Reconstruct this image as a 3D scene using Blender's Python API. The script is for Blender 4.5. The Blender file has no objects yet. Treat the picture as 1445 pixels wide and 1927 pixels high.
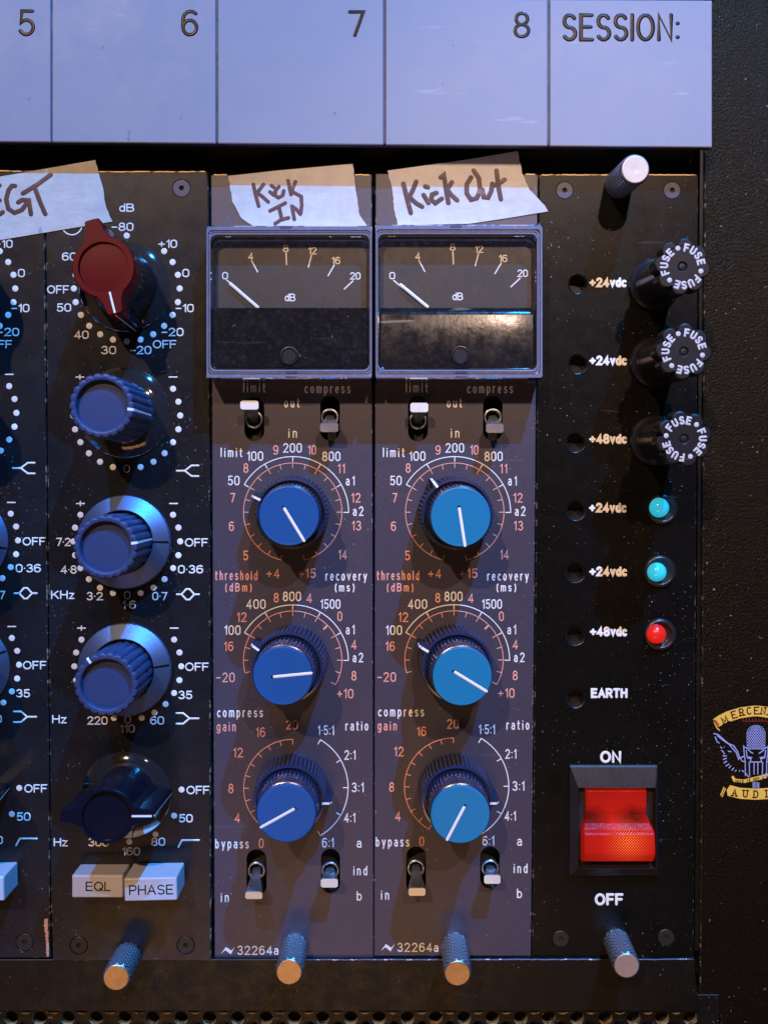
import bpy, math, random
from math import sin, cos, tan, pi, radians, atan2, hypot
from mathutils import Vector, Matrix
from mathutils.geometry import tessellate_polygon

random.seed(7)
# ------------------------------------------------------------------ units
# lengths below are written in units of 0.147 mm (S); X right, Y down, H out of the rack
S = 0.000147
CX, CY = 722.5, 963.5
F = 1900.0
D = 1900.0
TH = radians(2.5)
FY = 880.0

def w(X, Y, H=0.0):
    return Vector(((X - CX) * S, -H * S, (FY - Y) * S))

def G(u, v, H=0.0):
    """measured direction (u, v) met with the plane at height H over the rack front"""
    dx = u - CX
    dy = F * sin(TH) + (v - CY) * cos(TH)
    dz = F * cos(TH) - (v - CY) * sin(TH)
    t = (D - H) / dz
    return w(CX + dx * t, FY + dy * t, H)

# ------------------------------------------------------------------ camera
scene = bpy.context.scene
cam_d = bpy.data.cameras.new("camera")
cam = bpy.data.objects.new("camera", cam_d)
scene.collection.objects.link(cam)
cam.location = w(CX, FY, D)
cam.rotation_euler = (radians(90) - TH, 0, 0)
cam_d.sensor_fit = 'VERTICAL'
cam_d.sensor_height = 36.0
cam_d.lens = 36.0 * F / 1927.0
cam_d.clip_start = 0.01
cam_d.clip_end = 50
scene.camera = cam

# ------------------------------------------------------------------ world + lamps
world = bpy.data.worlds.new("World")
scene.world = world
world.use_nodes = True
bg = world.node_tree.nodes["Background"]
bg.inputs[0].default_value = (0.115, 0.09, 0.065, 1)
bg.inputs[1].default_value = 0.32

def lamp(name, kind, pos, power, color, size):
    l = bpy.data.lights.new(name, kind)
    l.energy = power
    l.color = color
    if kind == 'AREA':
        l.shape = 'RECTANGLE'
        l.size, l.size_y = size
    else:
        l.shadow_soft_size = size
    o = bpy.data.objects.new(name, l)
    scene.collection.objects.link(o)
    o.location = pos
    tgt = w(CX, FY, 0)
    o.rotation_euler = (tgt - pos).to_track_quat('-Z', 'Y').to_euler()
    return o

BLUE_P, WARM1_P, WARM2_P, LOW_P = 90.0, 45.0, 15.5, 0.58
lamp("blue_stage_lamp", 'POINT', w(2450, -4900, 3500), BLUE_P, (0.025, 0.36, 1.0), 45 * S)
lamp("warm_lamp", 'POINT', w(-2500, -5200, 9800), WARM1_P * 1.6, (1.0, 0.66, 0.40), 110 * S)
rose = lamp("rose_lamp", 'SPOT', w(1800, -2140, 5000), WARM2_P, (1.0, 0.68, 0.50), 60 * S)
rose.rotation_euler = (w(1240, 860, 0) - w(1800, -2140, 5000)).to_track_quat('-Z', 'Y').to_euler()
rose.data.spot_size = radians(22)
rose.data.spot_blend = .8
blue2 = lamp("blue_side_lamp", 'SPOT', w(-808, -4285, 3500), 34.0, (0.025, 0.35, 1.0), 45 * S)
blue2.rotation_euler = (w(120, 1400, 0) - w(-808, -4285, 3500)).to_track_quat('-Z', 'Y').to_euler()
blue2.data.spot_size = radians(8.5)
blue2.data.spot_blend = .7
lamp("amber_bounce_fill", 'AREA', w(150, 3750, 3900), LOW_P, (1.0, 0.50, 0.22), (2500 * S, 650 * S))  # added area light in place of amber bounce from an unseen surface below

scene.view_settings.view_transform = 'Standard'
scene.view_settings.look = 'None'
scene.view_settings.exposure = 0.0
scene.view_settings.gamma = 1.0

# ------------------------------------------------------------------ materials
class N:
    def __init__(s, name):
        m = bpy.data.materials.new(name)
        m.use_nodes = True
        s.m = m; s.t = m.node_tree
        s.b = s.t.nodes["Principled BSDF"]
        s.out = s.t.nodes["Material Output"]
        s.co = s.t.nodes.new("ShaderNodeTexCoord").outputs["Object"]
    def n(s, kind, **kw):
        x = s.t.nodes.new("ShaderNode" + kind)
        for k, v in kw.items(): setattr(x, k, v)
        return x
    def l(s, a, b): s.t.links.new(a, b)
    def noise(s, scale, detail=4, rough=.55, vec=None, stretch=None):
        x = s.n("TexNoise")
        x.inputs["Scale"].default_value = scale
        x.inputs["Detail"].default_value = detail
        x.inputs["Roughness"].default_value = rough
        v = vec or s.co
        if stretch:
            mp = s.n("Mapping"); mp.inputs["Scale"].default_value = stretch[:3]
            if len(stretch) > 3: mp.inputs["Rotation"].default_value = (0, stretch[3], 0)
            s.l(v, mp.inputs[0]); v = mp.outputs[0]
        s.l(v, x.inputs["Vector"])
        return x.outputs[0]
    def ramp(s, src, stops):
        r = s.n("ValToRGB"); e = r.color_ramp.elements
        while len(e) < len(stops): e.new(.5)
        for q, (p, c) in zip(e, stops):
            q.position = p
            q.color = (c, c, c, 1) if not hasattr(c, '__len__') else (*c, 1)
        s.l(src, r.inputs[0]); return r.outputs[0]
    def mix(s, fac, a, b):
        x = s.n("Mix", data_type='RGBA')
        for i, v in ((0, fac), (6, a), (7, b)):
            if hasattr(v, 'links'): s.l(v, x.inputs[i])
            elif i == 0: x.inputs[0].default_value = v
            else: x.inputs[i].default_value = (*v, 1)
        return x.outputs[2]
    def bump(s, h, strength, dist):
        x = s.n("Bump"); x.inputs["Strength"].default_value = strength
        x.inputs["Distance"].default_value = dist
        s.l(h, x.inputs["Height"]); return x.outputs[0]

def setp(b, **kw):
    for k, v in kw.items():
        k = k.replace('_', ' ')
        for i in b.inputs:
            if i.name.lower() == k.lower():
                i.default_value = (*v, 1) if hasattr(v, '__len__') and len(v) == 3 else v
                break

def paint(name, base, rough=.5, var=.25, dust=0.0, dustc=(.6, .58, .6), bump=.15, bscale=2500, spec=.5,
          metallic=0.0, dscale=1500, scratch=0.0, thr=.70, rvar=.12):
    k = N(name)
    dark = tuple(c * (1 - var) for c in base); light = tuple(min(1, c * (1 + var)) for c in base)
    c = k.mix(k.ramp(k.noise(60, 6, .65), [(.3, 0), (.7, 1)]), dark, light)
    if dust > 0:
        d = k.ramp(k.noise(dscale, 2, .5), [(thr, 0), (thr + .035, 1)])
        big = k.ramp(k.noise(45, 3, .6), [(.44, .03), (.62, 1)])
        mm = k.n("Math", operation='MULTIPLY'); k.l(d, mm.inputs[0]); k.l(big, mm.inputs[1])
        m2 = k.n("Math", operation='MULTIPLY'); k.l(mm.outputs[0], m2.inputs[0]); m2.inputs[1].default_value = dust
        c = k.mix(m2.outputs[0], c, dustc)
    if scratch > 0:
        s1 = k.ramp(k.noise(300, 2, .5, stretch=(.12, 1, 1.6, .5)), [(.70, 0), (.74, scratch)])
        c = k.mix(s1, c, dustc)
    k.l(c, k.b.inputs["Base Color"])
    r = k.ramp(k.noise(220, 4, .7), [(.25, max(0, rough - rvar)), (.75, min(1, rough + rvar))])
    k.l(r, k.b.inputs["Roughness"])
    setp(k.b, Specular_IOR_Level=spec, Metallic=metallic)
    if bump > 0:
        k.l(k.bump(k.noise(bscale, 3, .6), bump, .00008), k.b.inputs["Normal"])
    return k.m

def edge_mat(name, base, metal=(.75, .6, .42), amt=.5):
    k = N(name)
    f = k.ramp(k.noise(420, 4, .7), [(amt - .04, 0), (amt + .04, 1)])
    k.l(k.mix(f, base, metal), k.b.inputs["Base Color"])
    mm = k.n('Math', operation='MULTIPLY'); k.l(f, mm.inputs[0]); mm.inputs[1].default_value = .35; k.l(mm.outputs[0], k.b.inputs['Metallic'])
    setp(k.b, Roughness=.42)
    return k.m

def clear(name, ior=1.45, tint=(1, 1, 1), milky=(.5, .55, .8), mfac=.0, rough=.03, dust=0.0):
    k = N(name)
    k.t.nodes.remove(k.b)
    tr = k.n("BsdfTransparent"); tr.inputs[0].default_value = (*tint, 1)
    gl = k.n("BsdfGlossy"); gl.inputs["Roughness"].default_value = rough
    df = k.n("BsdfDiffuse"); df.inputs[0].default_value = (*milky, 1)
    fr = k.n("Fresnel"); fr.inputs[0].default_value = ior
    m1 = k.n("MixShader")
    if dust > 0:
        d = k.ramp(k.noise(700, 6, .8), [(.52, mfac), (.8, mfac + dust)])
        k.l(d, m1.inputs[0])
    else:
        m1.inputs[0].default_value = mfac
    k.l(tr.outputs[0], m1.inputs[1]); k.l(df.outputs[0], m1.inputs[2])
    m2 = k.n("MixShader")
    k.l(fr.outputs[0], m2.inputs[0]); k.l(m1.outputs[0], m2.inputs[1]); k.l(gl.outputs[0], m2.inputs[2])
    k.l(m2.outputs[0], k.out.inputs[0])
    return k.m

M = {}
M['eq'] = paint('charcoal_enamel', (.0095, .010, .0135), .30, .3, dust=.35, bump=.2, spec=.30, rvar=.05)
M['comp'] = paint('grey_blue_enamel', (.044, .038, .062), .40, .05, dust=.55, bump=.25, thr=.69, scratch=.03, spec=.6, rvar=.03)
M['psu'] = paint('black_enamel', (.0032, .003, .0028), .32, .3, dust=.6, bump=.3, thr=.69, scratch=.05, spec=.22, rvar=.06)
M['rail'] = paint('black_rail_enamel', (.0042, .0034, .003), .40, .3, dust=.5, bump=.3, spec=.3)
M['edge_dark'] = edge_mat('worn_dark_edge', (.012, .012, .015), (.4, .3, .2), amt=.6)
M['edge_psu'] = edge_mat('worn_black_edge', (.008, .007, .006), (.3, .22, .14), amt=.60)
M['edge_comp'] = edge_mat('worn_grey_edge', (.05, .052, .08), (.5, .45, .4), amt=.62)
M['lit_rail'] = edge_mat('lit_rail_edge', (.07, .09, .20), (.75, .75, .8), amt=.60)  # blue light along the rail's ledge, put into the colour
M['worn_lit_brass'] = edge_mat('worn_lit_bare_edge', (.10, .07, .04), (.95, .72, .40), amt=.42)  # bare metal rim, with the golden lit edge line put into its colour
M['black_hole'] = paint('black_void', (.016, .013, .010), .8, .2, bump=0)
M['white_print'] = paint('white_paint_fill', (.80, .78, .78), .5, .08, bump=0)
M['red_print'] = paint('salmon_paint_fill', (.80, .34, .25), .5, .1, bump=0)
M['dot'] = paint('white_dot_fill', (.76, .76, .78), .5, .05, bump=0)
M['black_print'] = paint('black_paint_fill', (.006, .005, .006), .35, .1, bump=0, spec=.2)
M['black_plastic'] = paint('black_plastic', (.012, .012, .018), .30, .2, bump=.1)
M['black_gloss'] = paint('glossy_black_knob', (.0045, .005, .012), .20, .2, bump=.05, spec=.3)
M['knob_black'] = paint('black_ribbed_plastic', (.013, .022, .068), .22, .2, bump=.1, spec=.95)
M['nib_black'] = paint('matt_black_nib', (.012, .018, .05), .6, .2, spec=.2)
M['red_plastic'] = paint('maroon_plastic', (.125, .0015, .004), .34, .15, dust=.1, bump=.15, spec=.12)
M['blue_plastic'] = paint('dusty_blue_grey_plastic', (.030, .045, .115), .38, .12, dust=.1, bump=.2, spec=.3)
M['cap_royal'] = paint('royal_blue_cap', (.010, .078, .27), .36, .10, bump=.05, spec=.3, dust=.12, dscale=900)
M['cap_azure'] = paint('azure_blue_cap', (.010, .175, .36), .36, .10, bump=.05, spec=.3, dust=.12, dscale=900)
M['cap_royal_hub'] = M['cap_royal']
M['button'] = paint('ivory_button_plastic', (.52, .50, .58), .42, .05, bump=.05, scratch=.2, dustc=(.12, .12, .16))
M['chrome'] = paint('nickel_plate', (.46, .50, .60), .30, .1, metallic=.9, bump=.15, bscale=1200)
M['face_metal'] = paint('turned_end_metal', (.52, .40, .28), .30, .15, metallic=1, bump=.35, bscale=900)
M['alu'] = paint('satin_aluminium', (.15, .20, .36), .42, .05, metallic=.85, bump=.2)
M['screw_blue_lit'] = paint('blue_lit_screw_steel', (.050, .055, .09), .42, .1, metallic=.3, bump=.2)  # upper screws, with the blue lamp's light put into the steel colour
M['screw_dark'] = paint('dark_screw_steel', (.022, .021, .021), .4, .1, metallic=.3, bump=.2)  # darker copy for the lower screws
M['dial'] = paint('meter_dial_brown', (.026, .021, .021), .5, .15, dust=.10, bump=.1)
M['dial_cover'] = paint('glossy_black_cover', (.0035, .003, .0025), .20, .3, dust=.6, bump=.3, bscale=500, thr=.73, scratch=.05, dustc=(.5, .4, .28), spec=.3)
M['dial_cover_worn'] = paint('rubbed_black_cover', (.005, .004, .003), .20, .6, dust=.6, bump=.35, bscale=500, thr=.72, scratch=.3, dustc=(.5, .4, .28), spec=.34)
M['glass'] = clear('clear_window', 1.40, milky=(.35, .36, .5), mfac=.012, dust=.07)
M['acrylic'] = clear('clear_acrylic_bezel', 1.75, tint=(.55, .60, .80), milky=(.42, .41, .50), mfac=.10, rough=.05, dust=.25)
M['acrylic_glow'] = clear('glow_acrylic_edge', 1.8, tint=(.6, .66, .95), milky=(.40, .42, .64), mfac=.42, rough=.06, dust=.35)  # glow inside the clear acrylic, put in as a milky lavender colour
M['skirt'] = clear('smoky_clear_skirt', 1.5, tint=(.62, .62, .68), milky=(.25, .25, .28), mfac=.05, rough=.08, dust=.15)
M['plate'] = paint('lavender_write_on_plate', (.315, .298, .40), .40, .03, dust=.0, bump=.04, scratch=.0)
M['copper'] = paint('chipped_bare_metal', (.75, .42, .30), .5, .3, metallic=.3, bump=.6, bscale=900)
M['gold_print'] = paint('gold_yellow_print', (.72, .44, .07), .5, .1, bump=0)
M['lilac_print'] = paint('pale_blue_print', (.30, .33, .62), .5, .1, bump=0)
M['dark_red_print'] = paint('dark_red_print', (.25, .02, .012), .5, .1, bump=0)
M['ink'] = paint('brown_marker_ink', (.050, .014, .030), .45, .7, bump=.1, dust=.45, dscale=420, thr=.6, dustc=(.35, .2, .17))
M['needle'] = paint('cream_needle', (.80, .76, .74), .5, .05, bump=0)

# plate: faint rubs and specks of its own
def plate_mat():
    k = N('lavender_write_on_plate')
    c = k.mix(k.ramp(k.noise(9, 3, .5), [(.3, 0), (.7, 1)]), (.25, .262, .335), (.28, .292, .37))
    s1 = k.ramp(k.noise(160, 3, .6, stretch=(.30, 1, 1.6)), [(.64, 0), (.76, .45)])
    reg = k.ramp(k.noise(24, 2, .5), [(.50, 0), (.60, 1)])
    mm = k.n("Math", operation='MULTIPLY'); k.l(s1, mm.inputs[0]); k.l(reg, mm.inputs[1])
    c = k.mix(mm.outputs[0], c, (.62, .60, .70))
    d = k.ramp(k.noise(420, 2, .5, stretch=(1, 1, .8)), [(.735, 0), (.76, .55)])
    c = k.mix(d, c, (.12, .12, .22))
    k.l(c, k.b.inputs["Base Color"])
    k.l(k.ramp(k.noise(70, 5, .7), [(.3, .40), (.7, .55)]), k.b.inputs["Roughness"])
    setp(k.b, Specular_IOR_Level=.25)
    return k.m
M['plate'] = plate_mat()

def tape_mat():
    k = N('crepe_masking_tape')
    c = k.mix(k.ramp(k.noise(240, 5, .65), [(.3, 0), (.7, 1)]), (.50, .475, .47), (.60, .575, .56))
    s1 = k.ramp(k.noise(330, 2, .5, stretch=(1.6, 1, .5, .3)), [(.70, 0), (.75, .6)])
    reg = k.ramp(k.noise(75, 2, .5), [(.55, 0), (.62, 1)])
    mm = k.n("Math", operation='MULTIPLY'); k.l(s1, mm.inputs[0]); k.l(reg, mm.inputs[1])
    c = k.mix(mm.outputs[0], c, (.22, .23, .33))
    k.l(c, k.b.inputs["Base Color"]); setp(k.b, Roughness=.75, Specular_IOR_Level=.25)
    cr = k.noise(1500, 3, .6, stretch=(1, 1, .25))
    wr = k.noise(130, 3, .5, stretch=(.5, 1, 1.6, .3))
    ma = k.n("Math", operation='MULTIPLY_ADD'); k.l(wr, ma.inputs[0]); ma.inputs[1].default_value = 5.0; k.l(cr, ma.inputs[2])
    k.l(k.bump(ma.outputs[0], .6, .00014), k.b.inputs["Normal"])
    return k.m
M['tape'] = tape_mat()

def ear_mat():
    k = N('crinkle_black_powder_coat')
    setp(k.b, Base_Color=(.0045, .0038, .003), Roughness=.28, Specular_IOR_Level=.17)
    setp(k.b, Specular_Tint=(1.0, .74, .45))
    h = k.noise(1500, 4, .6)
    k.l(k.bump(k.ramp(h, [(.35, 0), (.65, 1)]), .9, .00012), k.b.inputs["Normal"])
    d = k.ramp(k.noise(900, 2, .5, stretch=(1.1, 1, .9)), [(.735, 0), (.765, .45)])
    k.l(k.mix(d, (.0045, .0038, .003), (.5, .47, .42)), k.b.inputs["Base Color"])
    return k.m
M['ear'] = ear_mat()

def glow(name, base, emit, strength, rough=.2, grid=False):
    k = N(name)
    setp(k.b, Base_Color=base, Roughness=rough, Emission_Color=emit, Emission_Strength=strength, Specular_IOR_Level=.5 if not grid else .12)
    if grid:
        sx = k.n("SeparateXYZ"); k.l(k.co, sx.inputs[0])
        outs = []
        for ax in (0, 2):
            m1 = k.n("Math", operation='MULTIPLY'); k.l(sx.outputs[ax], m1.inputs[0]); m1.inputs[1].default_value = 2 * pi / (5.2 * S)
            m2 = k.n("Math", operation='SINE'); k.l(m1.outputs[0], m2.inputs[0]); outs.append(m2.outputs[0])
        mm = k.n("Math", operation='MULTIPLY'); k.l(outs[0], mm.inputs[0]); k.l(outs[1], mm.inputs[1])
        dots = k.ramp(mm.outputs[0], [(.45, 0), (.95, 1)])
        wv = k.noise(260, 3, .6)
        cm = k.n("Math", operation='MULTIPLY_ADD'); k.l(wv, cm.inputs[0]); cm.inputs[1].default_value = 3.0; k.l(dots, cm.inputs[2])
        k.l(k.bump(cm.outputs[0], .9, .00014), k.b.inputs["Normal"])
        # the lamp behind the lens: brightest at its lower middle
        vm = k.n("VectorMath", operation='DISTANCE'); k.l(k.co, vm.inputs[0])
        vm.inputs[1].default_value = w(1180, 1580, 35)
        hot = k.ramp(vm.outputs["Value"], [(0.0, 1), (.0075, 0)])
        pr = k.n("Math", operation='MULTIPLY'); k.l(dots, pr.inputs[0]); k.l(hot, pr.inputs[1])
        # two dark moulded posts showing through the red lens
        blot = None
        for bx_, by_ in ((1112, 1541), (1196, 1540)):
            nz = k.n("VectorMath", operation='DISTANCE')
            wob = k.n("TexNoise"); wob.inputs["Scale"].default_value = 500; k.l(k.co, wob.inputs["Vector"])
            sc = k.n("VectorMath", operation='SCALE'); k.l(wob.outputs[1], sc.inputs[0]); sc.inputs["Scale"].default_value = .0022
            ad = k.n("VectorMath", operation='ADD'); k.l(k.co, ad.inputs[0]); k.l(sc.outputs[0], ad.inputs[1])
            mp_ = k.n("VectorMath", operation='MULTIPLY'); k.l(ad.outputs[0], mp_.inputs[0]); mp_.inputs[1].default_value = (.62, .2, 1)
            k.l(mp_.outputs[0], nz.inputs[0]); c_ = w(bx_, by_, 18); nz.inputs[1].default_value = ((c_.x + .0011) * .62, c_.y * .2, c_.z + .0011)
            b_ = k.ramp(nz.outputs["Value"], [(.0013, .10), (.0036, 1)])
            if blot is None: blot = b_
            else:
                q_ = k.n("Math", operation='MULTIPLY'); k.l(blot, q_.inputs[0]); k.l(b_, q_.inputs[1]); blot = q_.outputs[0]
        e = k.mix(pr.outputs[0], emit, (1.0, .45, .07))
        k.l(e, k.b.inputs["Emission Color"])
        st = k.n("Math", operation='MULTIPLY'); k.l(blot, st.inputs[0])
        g_ = k.ramp(vm.outputs['Value'], [(.002, strength), (.016, strength * .45)]); k.l(g_, st.inputs[1])
        ad2 = k.n("Math", operation='MULTIPLY_ADD'); k.l(pr.outputs[0], ad2.inputs[0]); ad2.inputs[1].default_value = 2.4; k.l(st.outputs[0], ad2.inputs[2])
        k.l(ad2.outputs[0], k.b.inputs["Emission Strength"])
        k.l(k.mix(blot, (.02, .002, .002), base), k.b.inputs["Base Color"])
    else:
        f = k.ramp(k.noise(420, 4, .6), [(.3, strength * .45), (.7, strength * 1.2)])
        if name != 'red_lamp_lens': k.l(f, k.b.inputs["Emission Strength"])
    return k.m
M['lamp_cyan'] = glow('cyan_lamp_lens', (.03, .35, .5), (.02, .42, .62), 1.0, .12)
M['lamp_red'] = glow('red_lamp_lens', (.35, .01, .01), (.62, .012, .008), .8, .25)
M['rocker'] = glow('red_rocker_plastic', (.22, .004, .003), (.60, .014, .004), .66, .36, True)

# ------------------------------------------------------------------ mesh helpers
WM = {}      # world matrices by object name

class MB:
    def __init__(s): s.v = []; s.f = []; s.m = []
    def add(s, vs, fs, mi=0):
        o = len(s.v); s.v += [Vector(q) for q in vs]
        for f in fs: s.f.append([i + o for i in f]); s.m.append(mi)
    def build(s, name, mats, parent=None, matrix=None, smooth=False, world=None):
        me = bpy.data.meshes.new(name)
        me.from_pydata(s.v, [], s.f)
        for m in (mats if isinstance(mats, (list, tuple)) else [mats]): me.materials.append(m)
        me.polygons.foreach_set('material_index', s.m)
        if smooth: me.polygons.foreach_set('use_smooth', [True] * len(s.f))
        me.update()
        return place(bpy.data.objects.new(name, me), parent, matrix)

def place(o, parent=None, matrix=None):
    scene.collection.objects.link(o)
    mw = matrix or Matrix.Identity(4)
    WM[o.name] = mw
    if parent:
        o.parent = parent
        o.matrix_basis = WM[parent.name].inverted() @ mw
    else:
        o.matrix_basis = mw
    return o

def inst(src, parent, matrix):
    return place(src.copy(), parent, matrix)

def tag(o, label=None, cat=None, group=None, kind=None):
    if label: o['label'] = label
    if cat: o['category'] = cat
    if group: o['group'] = group
    if kind: o['kind'] = kind
    return o

def thing(name, pos, label, cat, group=None):
    o = bpy.data.objects.new(name, None)
    o.empty_display_size = .01
    place(o, None, Matrix.Translation(pos))
    return tag(o, label, cat, group)

def axis_matrix(B, T, spin=0.0):
    z = (T - B).normalized()
    y = Vector((0, 0, 1)); y = (y - z * y.dot(z)).normalized()
    x = y.cross(z)
    m = Matrix((x, y, z)).transposed().to_4x4()
    m.translation = B
    return m @ Matrix.Rotation(-spin, 4, 'Z') @ Matrix.Scale(S, 4)   # spin: clockwise seen from the front

def loft(mb, rings, mi=0, cap_end=True, cap_start=False, closed=True):
    """rings: lists of 3D points, same count"""
    n = len(rings[0]); vs = [p for r in rings for p in r]; fs = []
    for i in range(len(rings) - 1):
        for j in range(n if closed else n - 1):
            a = i * n + j; b = i * n + (j + 1) % n
            fs.append([a, b, b + n, a + n])
    if cap_end: fs.append([(len(rings) - 1) * n + j for j in range(n)])
    if cap_start: fs.append([n - 1 - j for j in range(n)])
    mb.add(vs, fs, mi)

def lathe(mb, prof, seg=64, mi=0, rf=None, cap_end=True, cap_start=False, c=(0, 0)):
    rings = []
    for r, z in prof:
        ring = []
        for j in range(seg):
            a = 2 * pi * j / seg
            rr = r if rf is None else r + rf(a, r, z)
            ring.append((c[0] + rr * sin(a), c[1] + rr * cos(a), z))
        rings.append(ring)
    loft(mb, rings, mi, cap_end, cap_start)

# ---- polygons in the rack's plane (measured points)
def rrect(x0, y0, x1, y1, r, n=6):
    pts = []
    for cx, cy, a0 in ((x1 - r, y0 + r, -90), (x1 - r, y1 - r, 0), (x0 + r, y1 - r, 90), (x0 + r, y0 + r, 180)):
        for i in range(n + 1):
            a = radians(a0 + 90 * i / n)
            pts.append((cx + r * cos(a), cy + r * sin(a)))
    return pts
def circ(cx, cy, r, n=32):
    return [(cx + r * cos(2 * pi * i / n), cy + r * sin(2 * pi * i / n)) for i in range(n)]
def stadium(x0, y0, x1, y1, n=10):
    r = (x1 - x0) / 2
    return rrect(x0, y0, x1, y1, r - .01, n)
def ccw(p):
    a = sum(p[i][0] * p[(i + 1) % len(p)][1] - p[(i + 1) % len(p)][0] * p[i][1] for i in range(len(p)))
    return p if a > 0 else p[::-1]
def inset(p, d):
    n = len(p); out = []
    for i in range(n):
        a, b, c = Vector(p[i - 1]), Vector(p[i]), Vector(p[(i + 1) % n])
        e1 = (b - a); e2 = (c - b)
        if e1.length < 1e-6: e1 = e2
        if e2.length < 1e-6: e2 = e1
        n1 = Vector((-e1.y, e1.x)).normalized(); n2 = Vector((-e2.y, e2.x)).normalized()
        m = (n1 + n2)
        if m.length < 1e-6: m = n1
        m.normalize(); k = d / max(.4, m.dot(n1))
        out.append((b.x + m.x * k, b.y + m.y * k))
    return out

def sheet(mb, outer, holes, h, thick, mi=0, edge=None, bev=1.6, hole_bev=0.0, hole_mi=None, depth=None):
    """a flat plate with real openings; chamfered rim"""
    outer = ccw(outer)
    top = inset(outer, bev) if bev else outer
    loops = [top] + [ccw(x) for x in holes]
    flat = [q for l in loops for q in l]
    tris = tessellate_polygon([[Vector((x, y, 0)) for x, y in l] for l in loops])
    mb.add([G(x, y, h) for x, y in flat], [list(t) for t in tris], mi)
    Gs = lambda q, hh: (lambda p: Vector((p.x, -hh * S, p.z)))(G(q[0], q[1], h))
    rings = []
    if bev:
        rings.append([Gs(q, h) for q in top])
        rings.append([Gs(q, h - bev * .8) for q in outer])
        loft(mb, rings, mi if edge is None else edge, cap_end=False)
    loft(mb, [[Gs(q, h - bev * .8) for q in outer], [Gs(q, h - thick) for q in outer]], mi if edge is None else edge, cap_end=False)
    for l in holes:
        l = ccw(l)
        loft(mb, [[Gs(q, h) for q in l], [Gs(q, h - (depth or thick)) for q in l]], mi if hole_mi is None else hole_mi, cap_end=False)

# ---- strokes
def dome_strokes(mb, lines, hw, h, t=.6, mi=0, f=None):
    f = f or G
    offs = (-1, -.62, 0, .62, 1); hs = (0, .75, 1, .75, 0)
    for pts in lines:
        closed = len(pts) > 2 and hypot(pts[0][0] - pts[-1][0], pts[0][1] - pts[-1][1]) < 1e-6
        q = []
        for p in pts:
            if not q or hypot(p[0] - q[-1][0], p[1] - q[-1][1]) > 1e-4: q.append(p)
        if closed and len(q) > 1 and hypot(q[0][0] - q[-1][0], q[0][1] - q[-1][1]) < 1e-4: q = q[:-1]
        if len(q) == 1:
            c = q[0]; n = 12
            ring = [f(c[0] + hw * cos(2 * pi * i / n), c[1] + hw * sin(2 * pi * i / n), h) for i in range(n)]
            ring2 = [f(c[0] + hw * .6 * cos(2 * pi * i / n), c[1] + hw * .6 * sin(2 * pi * i / n), h + t) for i in range(n)]
            loft(mb, [ring, ring2], mi); continue
        rows = []; n = len(q)
        def row(x, y, nx, ny, k, th):
            rows.append([f(x + nx * hw * k * o, y + ny * hw * k * o, h + t * th * hh) for o, hh in zip(offs, hs)])
        for i in range(n):
            if closed: a, b, c = q[i - 1], q[i], q[(i + 1) % n]
            else: a, b, c = q[max(0, i - 1)], q[i], q[min(n - 1, i + 1)]
            d1 = Vector((b[0] - a[0], b[1] - a[1])); d2 = Vector((c[0] - b[0], c[1] - b[1]))
            if d1.length < 1e-9: d1 = d2.copy()
            if d2.length < 1e-9: d2 = d1.copy()
            d1.normalize(); d2.normalize()
            dd = d1 + d2
            if dd.length < 1e-3: dd = d1.copy()
            dd.normalize(); nx, ny = -dd.y, dd.x
            k = 1 / max(.55, nx * -d1.y + ny * d1.x)
            if not closed and i == 0:
                for ang in (80, 50, 25):
                    row(b[0] - dd.x * hw * sin(radians(ang)), b[1] - dd.y * hw * sin(radians(ang)), nx, ny, cos(radians(ang)), .5 + .5 * cos(radians(ang)))
            row(b[0], b[1], nx, ny, k, 1)
            if not closed and i == n - 1:
                for ang in (25, 50, 80):
                    row(b[0] + dd.x * hw * sin(radians(ang)), b[1] + dd.y * hw * sin(radians(ang)), nx, ny, cos(radians(ang)), .5 + .5 * cos(radians(ang)))
        if closed: rows.append(rows[0])
        vs = [p for r in rows for p in r]; fs = []
        for i in range(len(rows) - 1):
            for j in range(4):
                a = i * 5 + j; fs.append([a, a + 1, a + 6, a + 5])
        mb.add(vs, fs, mi)

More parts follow.
